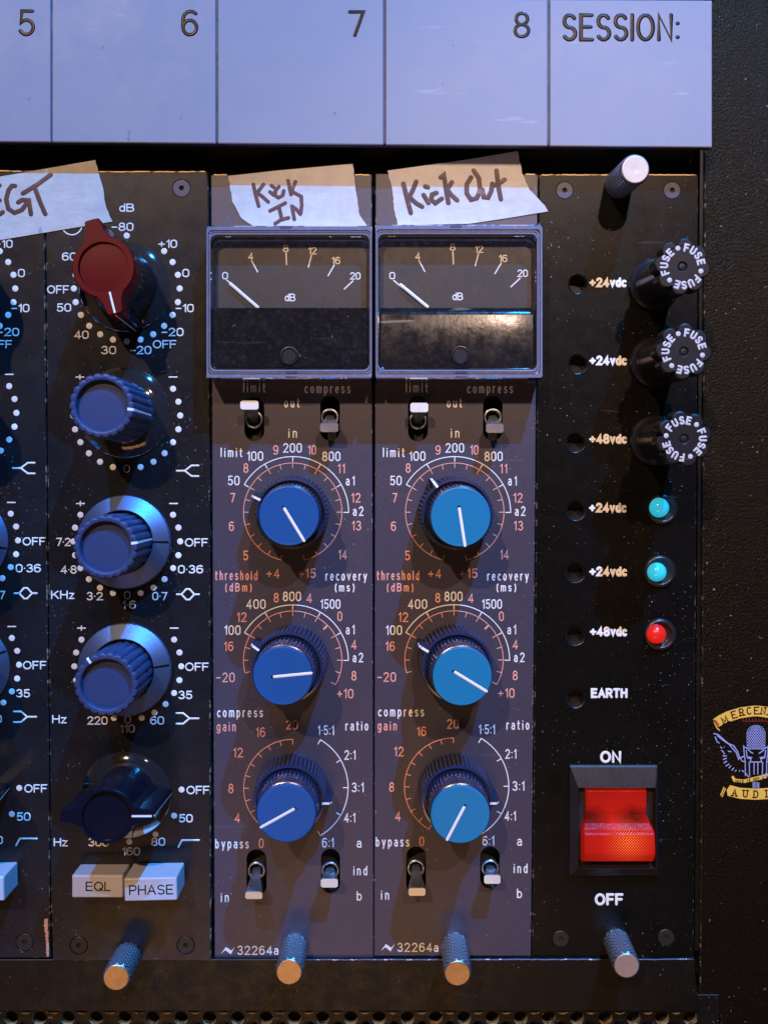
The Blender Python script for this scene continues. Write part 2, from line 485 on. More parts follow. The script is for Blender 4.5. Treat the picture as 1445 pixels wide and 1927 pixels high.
def A(cx, cy, rx, ry, a0, a1, n=None):
    n = n or max(3, int(abs(a1 - a0) / 20))
    return [(cx + rx * cos(radians(a0 + (a1 - a0) * i / n)), cy + ry * sin(radians(a0 + (a1 - a0) * i / n))) for i in range(n + 1)]
def ST(x0, y0, x1, y1):
    r = (x1 - x0) / 2; cx = (x0 + x1) / 2
    p = A(cx, y1 - r, r, r, 0, 180) + A(cx, y0 + r, r, r, 180, 360)
    return p + [p[0]]
def EL(cx, cy, rx, ry):
    p = A(cx, cy, rx, ry, 0, 360, 20); p[-1] = p[0]; return p
six = [EL(.28, .31, .28, .31), A(.31, .66, .31, .34, 45, 180) + [(0, .31)]]
GL = {
 '0': [ST(0, 0, .56, 1)], '1': [[(.06, .78), (.26, 1), (.26, 0)]],
 '2': [A(.28, .73, .27, .27, 165, -30) + [(0, 0), (.57, 0)]],
 '3': [A(.27, .76, .24, .24, 155, -90), A(.27, .26, .28, .26, 90, -155)],
 '4': [[(.42, 0), (.42, 1), (0, .27), (.58, .27)]],
 '5': [[(.52, 1), (.09, 1), (.05, .50)] + A(.27, .31, .28, .31, 130, -150)],
 '6': six, '9': [[(.56 - x, 1 - y) for x, y in l] for l in six],
 '7': [[(0, 1), (.54, 1), (.2, 0)]],
 '8': [EL(.28, .76, .235, .24), EL(.28, .26, .28, .26)],
 '+': [[(0, .45), (.56, .45)], [(.28, .17), (.28, .73)]], '-': [[(0, .45), (.46, .45)]],
 '·': [[(.03, .48), (.04, .48)]], ':': [[(.03, .1), (.04, .1)], [(.03, .66), (.04, .66)]],
 '(': [A(.38, .42, .36, .68, 130, 230)], ')': [A(-.16, .42, .36, .68, 50, -50)],
 'A': [[(0, 0), (.33, 1), (.66, 0)], [(.12, .34), (.54, .34)]],
 'B': [[(0, 0), (0, 1), (.3, 1)] + A(.31, .76, .24, .24, 90, -90) + [(0, .52)], [(.31, .52)] + A(.33, .26, .27, .26, 90, -90) + [(0, 0)]],
 'C': [A(.34, .5, .34, .5, 48, 312)], 'D': [[(0, 0), (0, 1), (.26, 1)] + A(.26, .5, .36, .5, 90, -90) + [(0, 0)]],
 'E': [[(.52, 1), (0, 1), (0, 0), (.54, 0)], [(0, .52), (.47, .52)]],
 'F': [[(.52, 1), (0, 1), (0, 0)], [(0, .5), (.45, .5)]],
 'H': [[(0, 0), (0, 1)], [(.6, 0), (.6, 1)], [(0, .52), (.6, .52)]], 'I': [[(0, 0), (0, 1)]],
 'K': [[(0, 0), (0, 1)], [(.58, 1), (0, .4)], [(.2, .6), (.62, 0)]], 'L': [[(0, 1), (0, 0), (.48, 0)]],
 'M': [[(0, 0), (0, 1), (.38, .2), (.76, 1), (.76, 0)]], 'N': [[(0, 0), (0, 1), (.6, 0), (.6, 1)]],
 'O': [EL(.37, .5, .37, .5)], 'P': [[(0, 0), (0, 1), (.3, 1)] + A(.3, .73, .27, .27, 90, -90) + [(0, .46)]],
 'Q': [EL(.37, .5, .37, .5), [(.48, .25), (.74, -.04)]],
 'R': [[(0, 0), (0, 1), (.3, 1)] + A(.3, .73, .27, .27, 90, -90) + [(0, .46)], [(.32, .46), (.58, 0)]],
 'S': [A(.28, .75, .26, .25, 30, 270) + A(.28, .25, .28, .25, 90, -150)[1:]],
 'T': [[(0, 1), (.6, 1)], [(.3, 1), (.3, 0)]], 'U': [[(0, 1), (0, .3)] + A(.29, .29, .29, .29, 180, 360) + [(.58, 1)]],
 'Y': [[(0, 1), (.3, .45), (.6, 1)], [(.3, .45), (.3, 0)]],
 'a': [A(.22, .50, .2, .2, 150, 0) + [(.42, 0)], [(.42, .40), (.2, .40)] + A(.2, .2, .2, .2, 90, 270) + [(.34, .03), (.42, .12)]],
 'b': [[(0, 1), (0, 0)], EL(.22, .35, .22, .35)], 'c': [A(.23, .35, .23, .35, 48, 312)],
 'd': [[(.44, 1), (.44, 0)], EL(.22, .35, .22, .35)],
 'e': [[(0, .36), (.44, .36)] + A(.22, .35, .22, .35, 0, 310)],
 'g': [EL(.22, .37, .22, .33), [(.44, .7), (.44, -.06)] + A(.22, -.06, .22, .2, 0, -150)],
 'h': [[(0, 1), (0, 0)], A(.2, .48, .2, .22, 180, 0) + [(.4, 0)]], 'i': [[(0, .68), (0, 0)], [(0, .93), (0, .95)]],
 'l': [[(0, 1), (0, 0)]],
 'm': [[(0, .7), (0, 0)], A(.17, .53, .17, .17, 180, 0) + [(.34, 0)], A(.51, .53, .17, .17, 180, 0) + [(.68, 0)]],
 'n': [[(0, .7), (0, 0)], A(.2, .48, .2, .22, 180, 0) + [(.4, 0)]], 'o': [EL(.22, .35, .22, .35)],
 'p': [[(0, .7), (0, -.28)], EL(.22, .35, .22, .35)], 'r': [[(0, .7), (0, 0)], A(.22, .42, .22, .28, 180, 80)],
 's': [A(.19, .53, .18, .17, 30, 270) + A(.19, .18, .19, .18, 90, -150)[1:]],
 't': [[(.1, .95), (.1, .12)] + A(.22, .12, .12, .12, 180, 290), [(0, .68), (.28, .68)]],
 'u': [[(0, .7), (0, .22)] + A(.2, .22, .2, .22, 180, 360), [(.4, .7), (.4, 0)]],
 'v': [[(0, .7), (.22, 0), (.44, .7)]], 'y': [[(0, .7), (.22, .05)], [(.46, .7), (.14, -.28)]],
 'z': [[(0, .7), (.4, .7), (0, 0), (.42, 0)]], ' ': [], '"': [[(0, 1), (0, .8)], [(.15, 1), (.15, .8)]],
}
def gw(c):
    if c == ' ': return .3
    return max(x for l in GL[c] for x, y in l)

def text_lines(s, cx, cy, cap, xs=1.0, gap=.22, width=None, rot=0.0):
    out = []; x = 0
    for i, c in enumerate(s):
        for l in GL[c]: out.append([((x + px * xs) * cap, py * cap) for px, py in l])
        x += gw(c) * xs + gap
    tot = (x - gap) * cap
    k = width / tot if width else 1.0
    ca, sa = cos(rot), sin(rot)
    res = []
    for l in out:
        q = []
        for px, py in l:
            X = (px - tot / 2) * k; Y = -(py - cap / 2)
            q.append((cx + X * ca - Y * sa, cy + X * sa + Y * ca))
        res.append(q)
    return res

def lettering(s, cx, cy, cap, mat, parent, h=.2, sw=2.4, **kw):
    mb = MB()
    dome_strokes(mb, text_lines(s, cx, cy, cap, **kw), sw / 2, h, .55)
    return mb.build('lettering', mat, parent, smooth=True)

def strokes(name, lines, sw, mat, parent, h=.2, t=.55):
    mb = MB(); dome_strokes(mb, lines, sw / 2, h, t)
    return mb.build(name, mat, parent, smooth=True)

def clk(a):  # clock angle (deg) -> unit vector in (x right, y down)
    return sin(radians(a)), -cos(radians(a))
def arc_pts(cx, cy, R, a0, a1, step=3):
    n = max(2, int(abs(a1 - a0) / step))
    return [(cx + R * clk(a0 + (a1 - a0) * i / n)[0], cy + R * clk(a0 + (a1 - a0) * i / n)[1]) for i in range(n + 1)]

_proto = {}
def dot(cx, cy, r, parent, h, mat='dot'):
    key = ('dot', mat)
    mat4 = axis_matrix(G(cx, cy, h), G(cx, cy, h) + Vector((0, -1, 0))) @ Matrix.Diagonal((r, r, 1, 1))
    if key not in _proto:
        mb = MB(); lathe(mb, [(1, 0), (.93, .4), (.7, .55)], 24)
        _proto[key] = mb.build('scale_dot', M[mat], parent, mat4, smooth=True)
        return _proto[key]
    return inst(_proto[key], parent, mat4)

# ------------------------------------------------------------------ the rack
rack = thing('rack_case', w(722, 1850, -60), 'black metal rack case that holds all the modules, with perforated grille along its foot', 'rack case')
mb = MB()
bx = [(-500, -600), (2100, -600), (2100, 2500), (-500, 2500)]
loft(mb, [[w(x, y, -420) for x, y in bx], [w(x, y, -60) for x, y in bx]], 0, cap_end=False, cap_start=True)
mb.add([w(x, y, -60) for x, y in bx], [[0, 1, 2, 3]])
mb.build('back_plate', M['black_hole'], rack)
mb = MB()
sheet(mb, [(1331, -520), (1990, -520), (1990, 1990), (1356, 1990), (1356, 1908), (1316, 1906)], [], -5, 50, 0, 1, 2)
mb.build('side_panel', [M['ear'], M['edge_psu']], rack)
mb = MB()
sheet(mb, [(1316, 274), (1329, 274), (1318, 1790), (1306, 1790)], [], -14, 40, 0, None, 1)
mb.build('side_strip', M['rail'], rack)
mb = MB()
sheet(mb, [(-420, -520), (1330, -520), (1330, 262), (-420, 262)], [], -12, 40, 0, None, 1)
mb.build('upper_rail', M['rail'], rack)
mb = MB()
sheet(mb, [(-420, 1806), (1306, 1805), (1314, 1903), (-420, 1903)], [], 9, 60, 0, None, 1.2)
mb.build('lower_rail', [M['rail'], M['rail']], rack)
RAIL_EDGE = True
# perforated grille
holes = []
for r_ in range(4):
    yy = 1898 + 18.2 * r_
    for i in range(-9, 25):
        xx = (1059 if r_ % 2 == 0 else 1032.5) + 53.2 * (i - 18)
        if -420 < xx < 1325 and yy > 1913 - 1 or (r_ == 0 and False): holes.append(circ(xx, yy, 13.2, 20))
mb = MB()
# upper row sits partly behind the rail lip
top_holes = []
for i in range(-9, 25):
    xx = 1059 + 53.2 * (i - 18)
    if -420 < xx < 1325: top_holes.append(circ(xx, 1896, 13.2, 20))
sheet(mb, [(-440, 1872), (1352, 1872), (1352, 1990), (-440, 1990)], holes + top_holes, -2, 14, 0, None, 1, hole_mi=1)
mb.build('vent_grille', [M['rail'], edge_mat('grille_hole_edge', (.05, .045, .04), (.55, .42, .25), .45)], rack)

# emblem printed on the side panel
EC = 1421.5
def mir(l): return [(2 * EC - x, y) for x, y in l]
def E_(x, y): return (1280 + x / 8.03, 1300 + y / 8.03)
HE = -4.6
def emb_poly(name, pts, mat, h, parent):
    mb = MB(); pts = ccw(pts)
    tr = tessellate_polygon([[Vector((x, y, 0)) for x, y in pts]])
    mb.add([G(x, y, h) for x, y in pts], [list(t) for t in tr])
    return mb.build(name, mat, parent)
emb = MB(); lathe(emb, [(1, 0), (.9, .2)], 8)
up = [E_(*p) for p in ((490, 430), (560, 380), (700, 310), (900, 250), (1100, 225), (1135, 224))]
lo = [E_(*p) for p in ((1135, 385), (1100, 386), (900, 415), (700, 480), (562, 548))]
ban = up + mir(up[:-1])[::-1] + mir(lo[1:])[::-1] + lo
emblem = emb_poly('emblem', ban, M['gold_print'], HE, rack)
emblem['label'] = 'gold banner and winged microphone emblem printed in the right margin'
# swallow tail of the banner
for l_ in ([E_(505, 470), E_(545, 560), E_(585, 598)], mir([E_(505, 470), E_(545, 560), E_(585, 598)])): strokes('banner_tail', [l_], 2.4, M['gold_print'], emblem, HE)
strokes('banner_fold', [[E_(500, 450), E_(560, 535)], [E_(515, 440), E_(578, 515)]], 2.0, M['dark_red_print'], emblem, HE + .5)
def arc_text(s, pts, cap, sw, mat, par, h, serif=True):
    lines = []
    for c, (x, y, r) in zip(s, pts):
        lines += text_lines(c, x, y, cap, rot=r, xs=.95)
        if serif:
            for l in GL[c]:
                for (gx, gy) in (l[0], l[-1]):
                    if gy < .02 or gy > .98:
                        q = text_lines(c, x, y, cap, rot=r, xs=.95)
                        ww = gw(c) * .95
                        X = (gx * .95 - ww / 2) * cap; Y = -(gy - .5) * cap
                        lines.append([(x + (X - 2.2) * cos(r) - Y * sin(r), y + (X - 2.2) * sin(r) + Y * cos(r)), (x + (X + 2.2) * cos(r) - Y * sin(r), y + (X + 2.2) * sin(r) + Y * cos(r))])
    return strokes('lettering', lines, sw, mat, par, h, .3)
bl = [E_(665, 440), E_(800, 362), E_(920, 322), E_(1030, 302), E_(1140, 298)]
ml = [(x, y, r) for (x, y), r in zip(bl, (-.45, -.3, -.2, -.1, 0))]
ml += [(2 * EC - x + .5, y, -r) for x, y, r in ml[:4][::-1]]
arc_text('MERCENARY', ml, 12.5, 2.3, M['black_print'], emblem, HE + .4)
low_up = [E_(745, 1425), E_(900, 1465), E_(1135, 1478)]
low_lo = [E_(1135, 1645), E_(900, 1632), E_(710, 1585), E_(695, 1500)]
emb_poly('lower_banner', low_up + mir(low_up[:-1])[::-1] + mir(low_lo[1:])[::-1] + low_lo, M['gold_print'], HE, emblem)
arc_text('AUDIO', [(E_(815, 1537)[0], E_(815, 1537)[1], .1), (E_(978, 1555)[0], E_(978, 1555)[1], .05), (EC, E_(0, 1562)[1], 0),
                   (2 * EC - E_(978, 0)[0], E_(0, 1555)[1], -.05), (2 * EC - E_(815, 0)[0], E_(0, 1537)[1], -.1)], 12.5, 2.3, M['black_print'], emblem, HE + .4)
for l_ in ([E_(655, 1460), E_(605, 1575)], [E_(675, 1480), E_(625, 1600)]): strokes('banner_tail', [l_], 2.2, M['gold_print'], emblem, HE)
mid_up = [E_(790, 1280), E_(830, 1330), E_(950, 1340), E_(1140, 1295), E_(1325, 1250), (1462, 1452), (1480, 1458)]
mid_lo = [(1484, 1470), (1462, 1462), E_(1325, 1310), E_(1140, 1360), E_(950, 1393), E_(800, 1375), E_(765, 1300)]
emb_poly('middle_banner', mid_up + mid_lo, M['gold_print'], HE + .1, emblem)
s_ = 'THIS IS NOT A PROBLEM'
mp = []
for i in range(len(s_)):
    x = 1384 + i * 4.25
    t_ = (x - 1380) / 65
    mp.append((x, 1469 + 2.0 * (1 - t_) - 8.5 * max(0, t_ - .25) + (6 * max(0, t_ - 1.1)), -.12))
arc_text(s_, mp, 5.0, 1.15, M['black_print'], emblem, HE + .5, serif=False)
wing = [
    [E_(500, 648), E_(560, 660), E_(640, 730), E_(720, 800), E_(800, 830), E_(860, 920), E_(885, 1000), E_(930, 1065), E_(975, 1075)],
    [E_(555, 680), E_(640, 750), E_(730, 810), E_(790, 880), E_(840, 935), E_(875, 1040)],
    [E_(520, 700), E_(550, 770), E_(580, 790)], [E_(600, 850), E_(620, 865)], [E_(615, 900), E_(640, 920), E_(660, 955)],
    [E_(640, 985), E_(690, 985)], [E_(645, 1040), E_(690, 1020)], [E_(655, 1090), E_(695, 1065)], [E_(685, 1135), E_(730, 1110)],
    [E_(730, 1165), E_(755, 1140)], [E_(775, 1200), E_(800, 1170)], [E_(825, 1215), E_(838, 1205)], [E_(885, 1212), E_(890, 1208)], [E_(930, 1205), E_(950, 1225)],
    [E_(975, 1240), E_(1020, 1300)], [E_(890, 1020), E_(960, 990)], [E_(720, 915), E_(760, 922)]]
strokes('wing', wing, 2.1, M['lilac_print'], emblem, HE)
strokes('wing', [mir(l) for l in wing], 2.1, M['lilac_print'], emblem, HE)
mic = [[E_(1005, 880), E_(1000, 640)] + [E_(1137 + 135 * cos(radians(a)), 640 - 115 * sin(radians(a))) for a in range(170, 5, -12)] + [E_(1275, 640), E_(1270, 880), E_(1005, 880)]]
for i in range(-8, 9):
    for sgn in (1, -1):
        pts = []
        for j in range(0, 25):
            yy = 540 + j * 14; xx = 1137 + i * 34 + sgn * (yy - 710) * .75
            hw_ = 128 if yy > 640 else 128 * math.sqrt(max(0, 1 - ((640 - yy) / 110) ** 2))
            if abs(xx - 1137) < hw_: pts.append(E_(xx, yy))
        if len(pts) > 2: mic.append([pts[0], pts[-1]])
mic_b = [[E_(950, 830), E_(960, 960), E_(975, 1075), E_(975, 1280)], [E_(950, 850), E_(1010, 870)], [E_(990, 900), E_(1000, 1000), E_(1075, 1010)],
         [E_(1020, 890), E_(1060, 930), E_(1090, 945)], [E_(1010, 1020), E_(1060, 1020), E_(1050, 1075), E_(1110, 1078), E_(1137, 1078)],
         [E_(1035, 1080), E_(1040, 1290)], [E_(1165, 1075), E_(1165, 1260)], [E_(1095, 1390), E_(1095, 1465)], [E_(1120, 1385), E_(1120, 1465)]]
strokes('microphone', mic, 1.15, M['lilac_print'], emblem, HE)
strokes('microphone_yoke', mic_b + [mir(l) for l in mic_b], 2.0, M['lilac_print'], emblem, HE)
strokes('lettering', [[(1397 + 6 * i, 1352.5), (1397 + 6 * i, 1357), (1401 + 6 * i, 1357.5)] for i in range(9)], 1.3, M['dark_red_print'], emblem, HE)

# ------------------------------------------------------------------ title strip
TH_ = 45
strip = thing('title_strip', G(722, 270, 0), 'lavender write-on title strip numbered 5 to 8 and SESSION across the top', 'title strip')
def ybot(x): return 266.5 + x * (277 - 266.5) / 1339
def ytop(x): return -5 + x * 6 / 1339
cells = [(-216, 95.5), (99, 406), (410.5, 721), (726, 1029.5), (1034.5, 1339)]
mb = MB()
sheet(mb, [(-216, ytop(-216) - 1), (1337, ytop(1337)), (1338, ybot(1338) - 1.5), (-216, ybot(-216) - 1.5)], [], TH_ - 4, 22, 0, None, 1)
mb.build('backing_bar', paint('dark_blue_backing', (.03, .035, .09), .5, bump=0), strip)
for x0, x1 in cells:
    mb = MB()
    sheet(mb, [(x0, ytop(x0)), (x1, ytop(x1)), (x1, ybot(x1)), (x0, ybot(x0))], [], TH_, 4.0, 0, None, 1.5)
    mb.build('title_plate', M['plate'], strip)
for s, x, y in (('5', 50.5, 43), ('6', 357.5, 43.5), ('7', 671, 44.5), ('8', 981.5, 47)):
    lettering(s, x, y, 44, M['black_print'], strip, TH_, sw=7.0, width=25.5)
lettering('SESSION:', 1167.5, 51.5, 46, M['black_print'], strip, TH_, sw=8.0, width=214, gap=.24, xs=.85)

# ------------------------------------------------------------------ shared part builders
def hex_screw(cx, cy, r, parent, h, mat):
    m4 = axis_matrix(G(cx, cy, h - 2), G(cx, cy, h - 2) + Vector((0, -1, 0)), random.random())
    mb = MB()
    hexo = []
    n = 48
    def hx(a, R): return R * cos(pi / 6) / cos(((a + pi / 6) % (pi / 3)) - pi / 6)
    prof = [(r, -3), (r, -.3), (r - 1.2, .5)]
    rings = [[(q * sin(2 * pi * j / n), q * cos(2 * pi * j / n), z) for j in range(n)] for q, z in prof]
    for R, z in ((5.2, .5), (4.8, -4)):
        rings.append([(hx(2 * pi * j / n, R) * sin(2 * pi * j / n), hx(2 * pi * j / n, R) * cos(2 * pi * j / n), z) for j in range(n)])
    loft(mb, rings[:4], 0, cap_end=False)
    s = mb.build('screw', M[mat], parent, m4)
    mb = MB(); loft(mb, rings[3:], 0)
    mb.build('screw_socket', M['black_hole'], s, m4)
    return s

def thumb_screw(bx_, by_, tx_, ty_, h, parent, r=26.0, face='face_metal'):
    B = G(bx_, by_, 0); T = G(tx_, ty_, h)
    L = (T - B).length / S
    m4 = axis_matrix(B, T, random.random())
    def kn(a, rr, z):
        if z < 5 or z > L - 5: return 0
        N_ = 14
        return -3.0 * max((1 - abs(cos(a * N_ / 2 + z * .27))) ** 1.6, (1 - abs(cos(a * N_ / 2 - z * .27))) ** 1.6)
    prof = [(r - 1.5, 0), (r, 4)]
    k = int((L - 10) / 1.2)
    prof += [(r, 5 + (L - 10) * i / k) for i in range(k + 1)]
    prof += [(r - .3, L - 4.8), (r - 2.4, L - .6), (r - 3.2, L)]
    mb = MB(); lathe(mb, prof, 168, 0, kn, cap_end=False)
    s = mb.build('thumb_screw', M['chrome'], parent, m4, smooth=True)
    mb = MB(); lathe(mb, [(r - 3.2, L), (r - 4.2, L + .4), (r * .35, L + .25), (2, L)], 40)
    mb.build('end_face', M[face], s, m4)
    return s

def pointer_outline(R, tip, hwt, hwr, n=44):
    pts = []
    a0 = math.asin(min(.95, hwr / R))
    for sgn in (0, 1):
        base = sgn * pi
        # wing along +y (sgn 0) / -y (sgn 1)
        loc = [(-hwr, R * cos(a0)), (-hwt - (hwr - hwt) * .35, R + (tip - R) * .25), (-hwt, tip - 3), (-hwt + 2, tip), (0, tip + .4), (hwt - 2, tip), (hwt, tip - 3), (hwt + (hwr - hwt) * .35, R + (tip - R) * .25), (hwr, R * cos(a0))]
        for x, y in loc:
            pts.append((x * cos(base) + y * sin(base), -x * sin(base) + y * cos(base)))
        k = n // 2
        for i in range(1, k):
            a = base + a0 + (pi - 2 * a0) * i / k
            pts.append((R * sin(a), R * cos(a)))
    return pts

def eq_skirt(B, parent, m4, r=86, knobbase=57):
    mb = MB(); lathe(mb, [(r - 2, 3), (r, 5), (r, 10), (r - 3, 14), (r * .72, 19), (knobbase - 3, 22)], 72, cap_end=False)
    return mb.build('skirt', M['skirt'], parent, m4, smooth=True)

def fluted_knob(base, top, h, parent, line_deg, mat='blue_plastic', ring=None, ring_deg=90, n=22, hole=None):
    B = G(*base, 0); T = G(*top, h); L = (T - B).length / S
    m4 = axis_matrix(B, T)
    R = 56
    def fl(a, r, z):
        if r < 50: return 0
        c = abs(sin(a * n / 2))
        return -3.6 * (1 - c) ** 1.6 if z > 30 else -3.6 * (1 - c) ** 1.6 * max(0, (z - 10) / 20)
    prof = [(R + 1, 8), (R + 1, 26), (R, 30), (R, 60), (R, L - 3), (R - 1, L - 1), (R - 3, L), (46, L), (44.2, L - 1), (43.6, L - 11)]
    mb = MB(); lathe(mb, prof, n * 12, 0, fl, cap_end=False)
    k = mb.build('knob', M[mat], parent, m4, smooth=True)
    mb = MB(); lathe(mb, [(43.8, L - 11), (20, L - 10.6)], 48)
    mb.build('cap_inlay', M[mat], k, m4)
    if ring:
        mb = MB()
        def kn(a, r, z): return (-1.0 * (1 - max(abs(cos(a * 45 + z * .5)), abs(cos(a * 45 - z * .5))))) * 2 if r > 86.3 and z < 24 else 0
        pr = [(84, 2), (87, 4)] + [(87, 5 + i * 2.0) for i in range(10)] + [(86.4, 26), (85, 27), (60, 41.4), (58.5, 41), (58.5, 26)]
        m5 = axis_matrix(B, G(ring[0], ring[1], 42))
        lathe(mb, pr, 360, 0, kn, cap_end=False)
        rg = mb.build('outer_ring', M['alu'], k, m5, smooth=False)
        mb = MB()
        a = radians(ring_deg); dx_, dy_ = sin(a), cos(a)
        for (r0, r1, z) in ((59, 85, 42.3),):
            v = [(dx_ * r0 - dy_ * 1.9, dy_ * r0 + dx_ * 1.9, z), (dx_ * r1 - dy_ * 1.9, dy_ * r1 + dx_ * 1.9, z - 14.3), (dx_ * r1 + dy_ * 1.9, dy_ * r1 - dx_ * 1.9, z - 14.3), (dx_ * r0 + dy_ * 1.9, dy_ * r0 - dx_ * 1.9, z)]
            mb.add(v, [[0, 1, 2, 3]])
            mb.add([(x, y, z - 3) for x, y, z in v], [[0, 1, 2, 3]])
        mb.build('ring_mark', M['black_print'], k, m5)
    else:
        eq_skirt(B, k, m4)
    # white index line: front rim then down the flank
    a = radians(line_deg); dx_, dy_ = sin(a), cos(a)
    path = [(45.5, L + .5), (R - 2, L + .5), (R + .7, L - 2), (R + .7, 34)]
    mb = MB(); rows = []
    for i, (r, z) in enumerate(path):
        hw_ = 2.3 if i < 3 else 1.6
        rows.append([(dx_ * r - dy_ * hw_, dy_ * r + dx_ * hw_, z), (dx_ * r + dy_ * hw_, dy_ * r - dx_ * hw_, z)])
    loft(mb, rows, 0, cap_end=False, closed=False)
    mb.build('index_line', M['white_print'], k, m4)
    if hole is not None:
        hm = MB(); lathe(hm, [(6, 0), (5, .2)], 16)
        a = radians(hole)
        m6 = m4 @ Matrix.Translation((sin(a) * (R - 1.2), cos(a) * (R - 1.2), 70)) @ Matrix.Rotation(-a, 4, 'Z') @ Matrix.Rotation(-pi / 2, 4, 'X')
        hm.build('grub_screw_hole', M['black_hole'], k, m6)
    return k

def pointer_knob(base, top, h, parent, deg, mat, inlay, R=50, tip=81, hwt=10, hwr=19, face_r=44):
    B = G(*base, 0); T = G(*top, h); L = (T - B).length / S
    m4 = axis_matrix(B, T, radians(deg))
    o = pointer_outline(R, tip, hwt, hwr)
    rings = []
    for z, k_, wk in ((10, 1.13, 1.02), (28, 1.12, 1.02), (60, 1.06, 1.01), (L * .7, 1.01, 1.0), (L - 5, 1.0, 1.0), (L - 1.5, .985, .985), (L, .955, .965)):
        ring = []
        for x, y in o:
            rr = hypot(x, y)
            f = k_ if rr <= R + .5 else k_ + (wk - k_) * min(1, (rr - R) / (tip - R) * 1.4)
            ring.append((x * f, y * f, z))
        rings.append(ring)
    # inner rim
    inner = []
    for x, y in o:
        a = atan2(x, y); inner.append((face_r * sin(a), face_r * cos(a), L))
    rings.append(inner)
    rings.append([(x * .97, y * .97, L - 6) for x, y, z in inner])
    mb = MB(); loft(mb, rings[:4], 1, cap_end=False); loft(mb, rings[3:], 0, cap_end=False)
    k = mb.build('pointer_knob', [M[mat], M['black_gloss']], parent, m4, smooth=False)
    mb = MB(); lathe(mb, [(face_r * .975, L - 5.6), (face_r * .5, L - 5.0), (4, L - 4.8)], 48)
    mb.build('cap_inlay', M[inlay], k, m4)
    mb = MB(); lathe(mb, [(60, 6), (60, 12), (57, 14), (50, 14)], 56, cap_end=False)
    mb.build('knob_foot', M['black_plastic'], k, m4, smooth=True)
    eq_skirt(B, k, m4)
    # white groove: on the wing at +y, then down its end
    path = [(face_r + 1, L + .4), (tip * .96, L + .4), (tip + 1.2, L - 5), (tip * 1.02 + 1.4, 12)]
    mb = MB(); rows = []
    for i, (r, z) in enumerate(path):
        hw_ = (1.8, 1.8, 1.2, .7)[i]
        rows.append([(-hw_, r, z), (hw_, r, z)])
    loft(mb, rows, 0, cap_end=False, closed=False)
    mb.build('index_line', M['white_print'], k, m4)
    return k

def push_button(fx0, fy0, fx1, fy1, h, parent, word, tcx, tcy, tw, cap, rot=0.0):
    """front face corners measured at height h"""
    def P(x, y, hh): p = G(x, y, h); return Vector((p.x, -hh * S, p.z))
    loop = rrect(fx0, fy0, fx1, fy1, 3, 3)
    sl = (fx1 - fx0) * 0
    rot_c = ((fx0 + fx1) / 2, (fy0 + fy1) / 2)
    def R_(q): x, y = q[0] - rot_c[0], q[1] - rot_c[1]; return (rot_c[0] + x * cos(rot) - y * sin(rot), rot_c[1] + x * sin(rot) + y * cos(rot))
    loop = [R_(q) for q in loop]
    i1 = inset(loop, 1.2); i2 = inset(loop, 2.6)
    mb = MB()
    loft(mb, [[P(*q, -8) for q in loop], [P(*q, h - 3) for q in loop], [P(*q, h - .9) for q in i1], [P(*q, h) for q in i2]])
    b = mb.build('push_button', M['button'], parent)
    if word:
        lettering(word, tcx, tcy, cap, M['black_print'], b, h + .1, sw=2.5, width=tw, rot=rot)
    return b

# symbols printed on the equaliser modules
def symbol(kind, x, y, parent, h):
    if kind == 'high': L_ = [[(x - 20, y), (x - 5, y), (x + 8, y - 10), (x + 21, y - 10)], [(x - 5, y), (x + 8, y + 10), (x + 21, y + 10)]]
    elif kind == 'peak': L_ = [[(x - 21, y), (x - 12, y), (x - 3, y - 10), (x + 3, y - 10), (x + 12, y), (x + 21, y)], [(x - 12, y), (x - 3, y + 10), (x + 3, y + 10), (x + 12, y)]]
    elif kind == 'low': L_ = [[(x + 21, y), (x + 4, y), (x - 8, y - 10), (x - 21, y - 10)], [(x + 4, y), (x - 8, y + 10), (x - 21, y + 10)]]
    else: L_ = [[(x - 19, y + 7), (x - 12, y - 6), (x + 20, y - 6)]]
    strokes('curve_symbol', L_, 3.2, M['white_print'], parent, h)

def worn_lit_edge(a, b, h, parent, sw=2.6, mat='worn_lit_brass'):  # bright strip on a top edge: bare metal and painted edge light
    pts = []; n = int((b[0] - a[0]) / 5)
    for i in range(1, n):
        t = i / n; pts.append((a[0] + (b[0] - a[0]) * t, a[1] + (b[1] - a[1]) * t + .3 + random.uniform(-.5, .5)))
    return strokes('worn_lit_top_edge', [pts], sw, M[mat], parent, h - 1.0, 1.2)

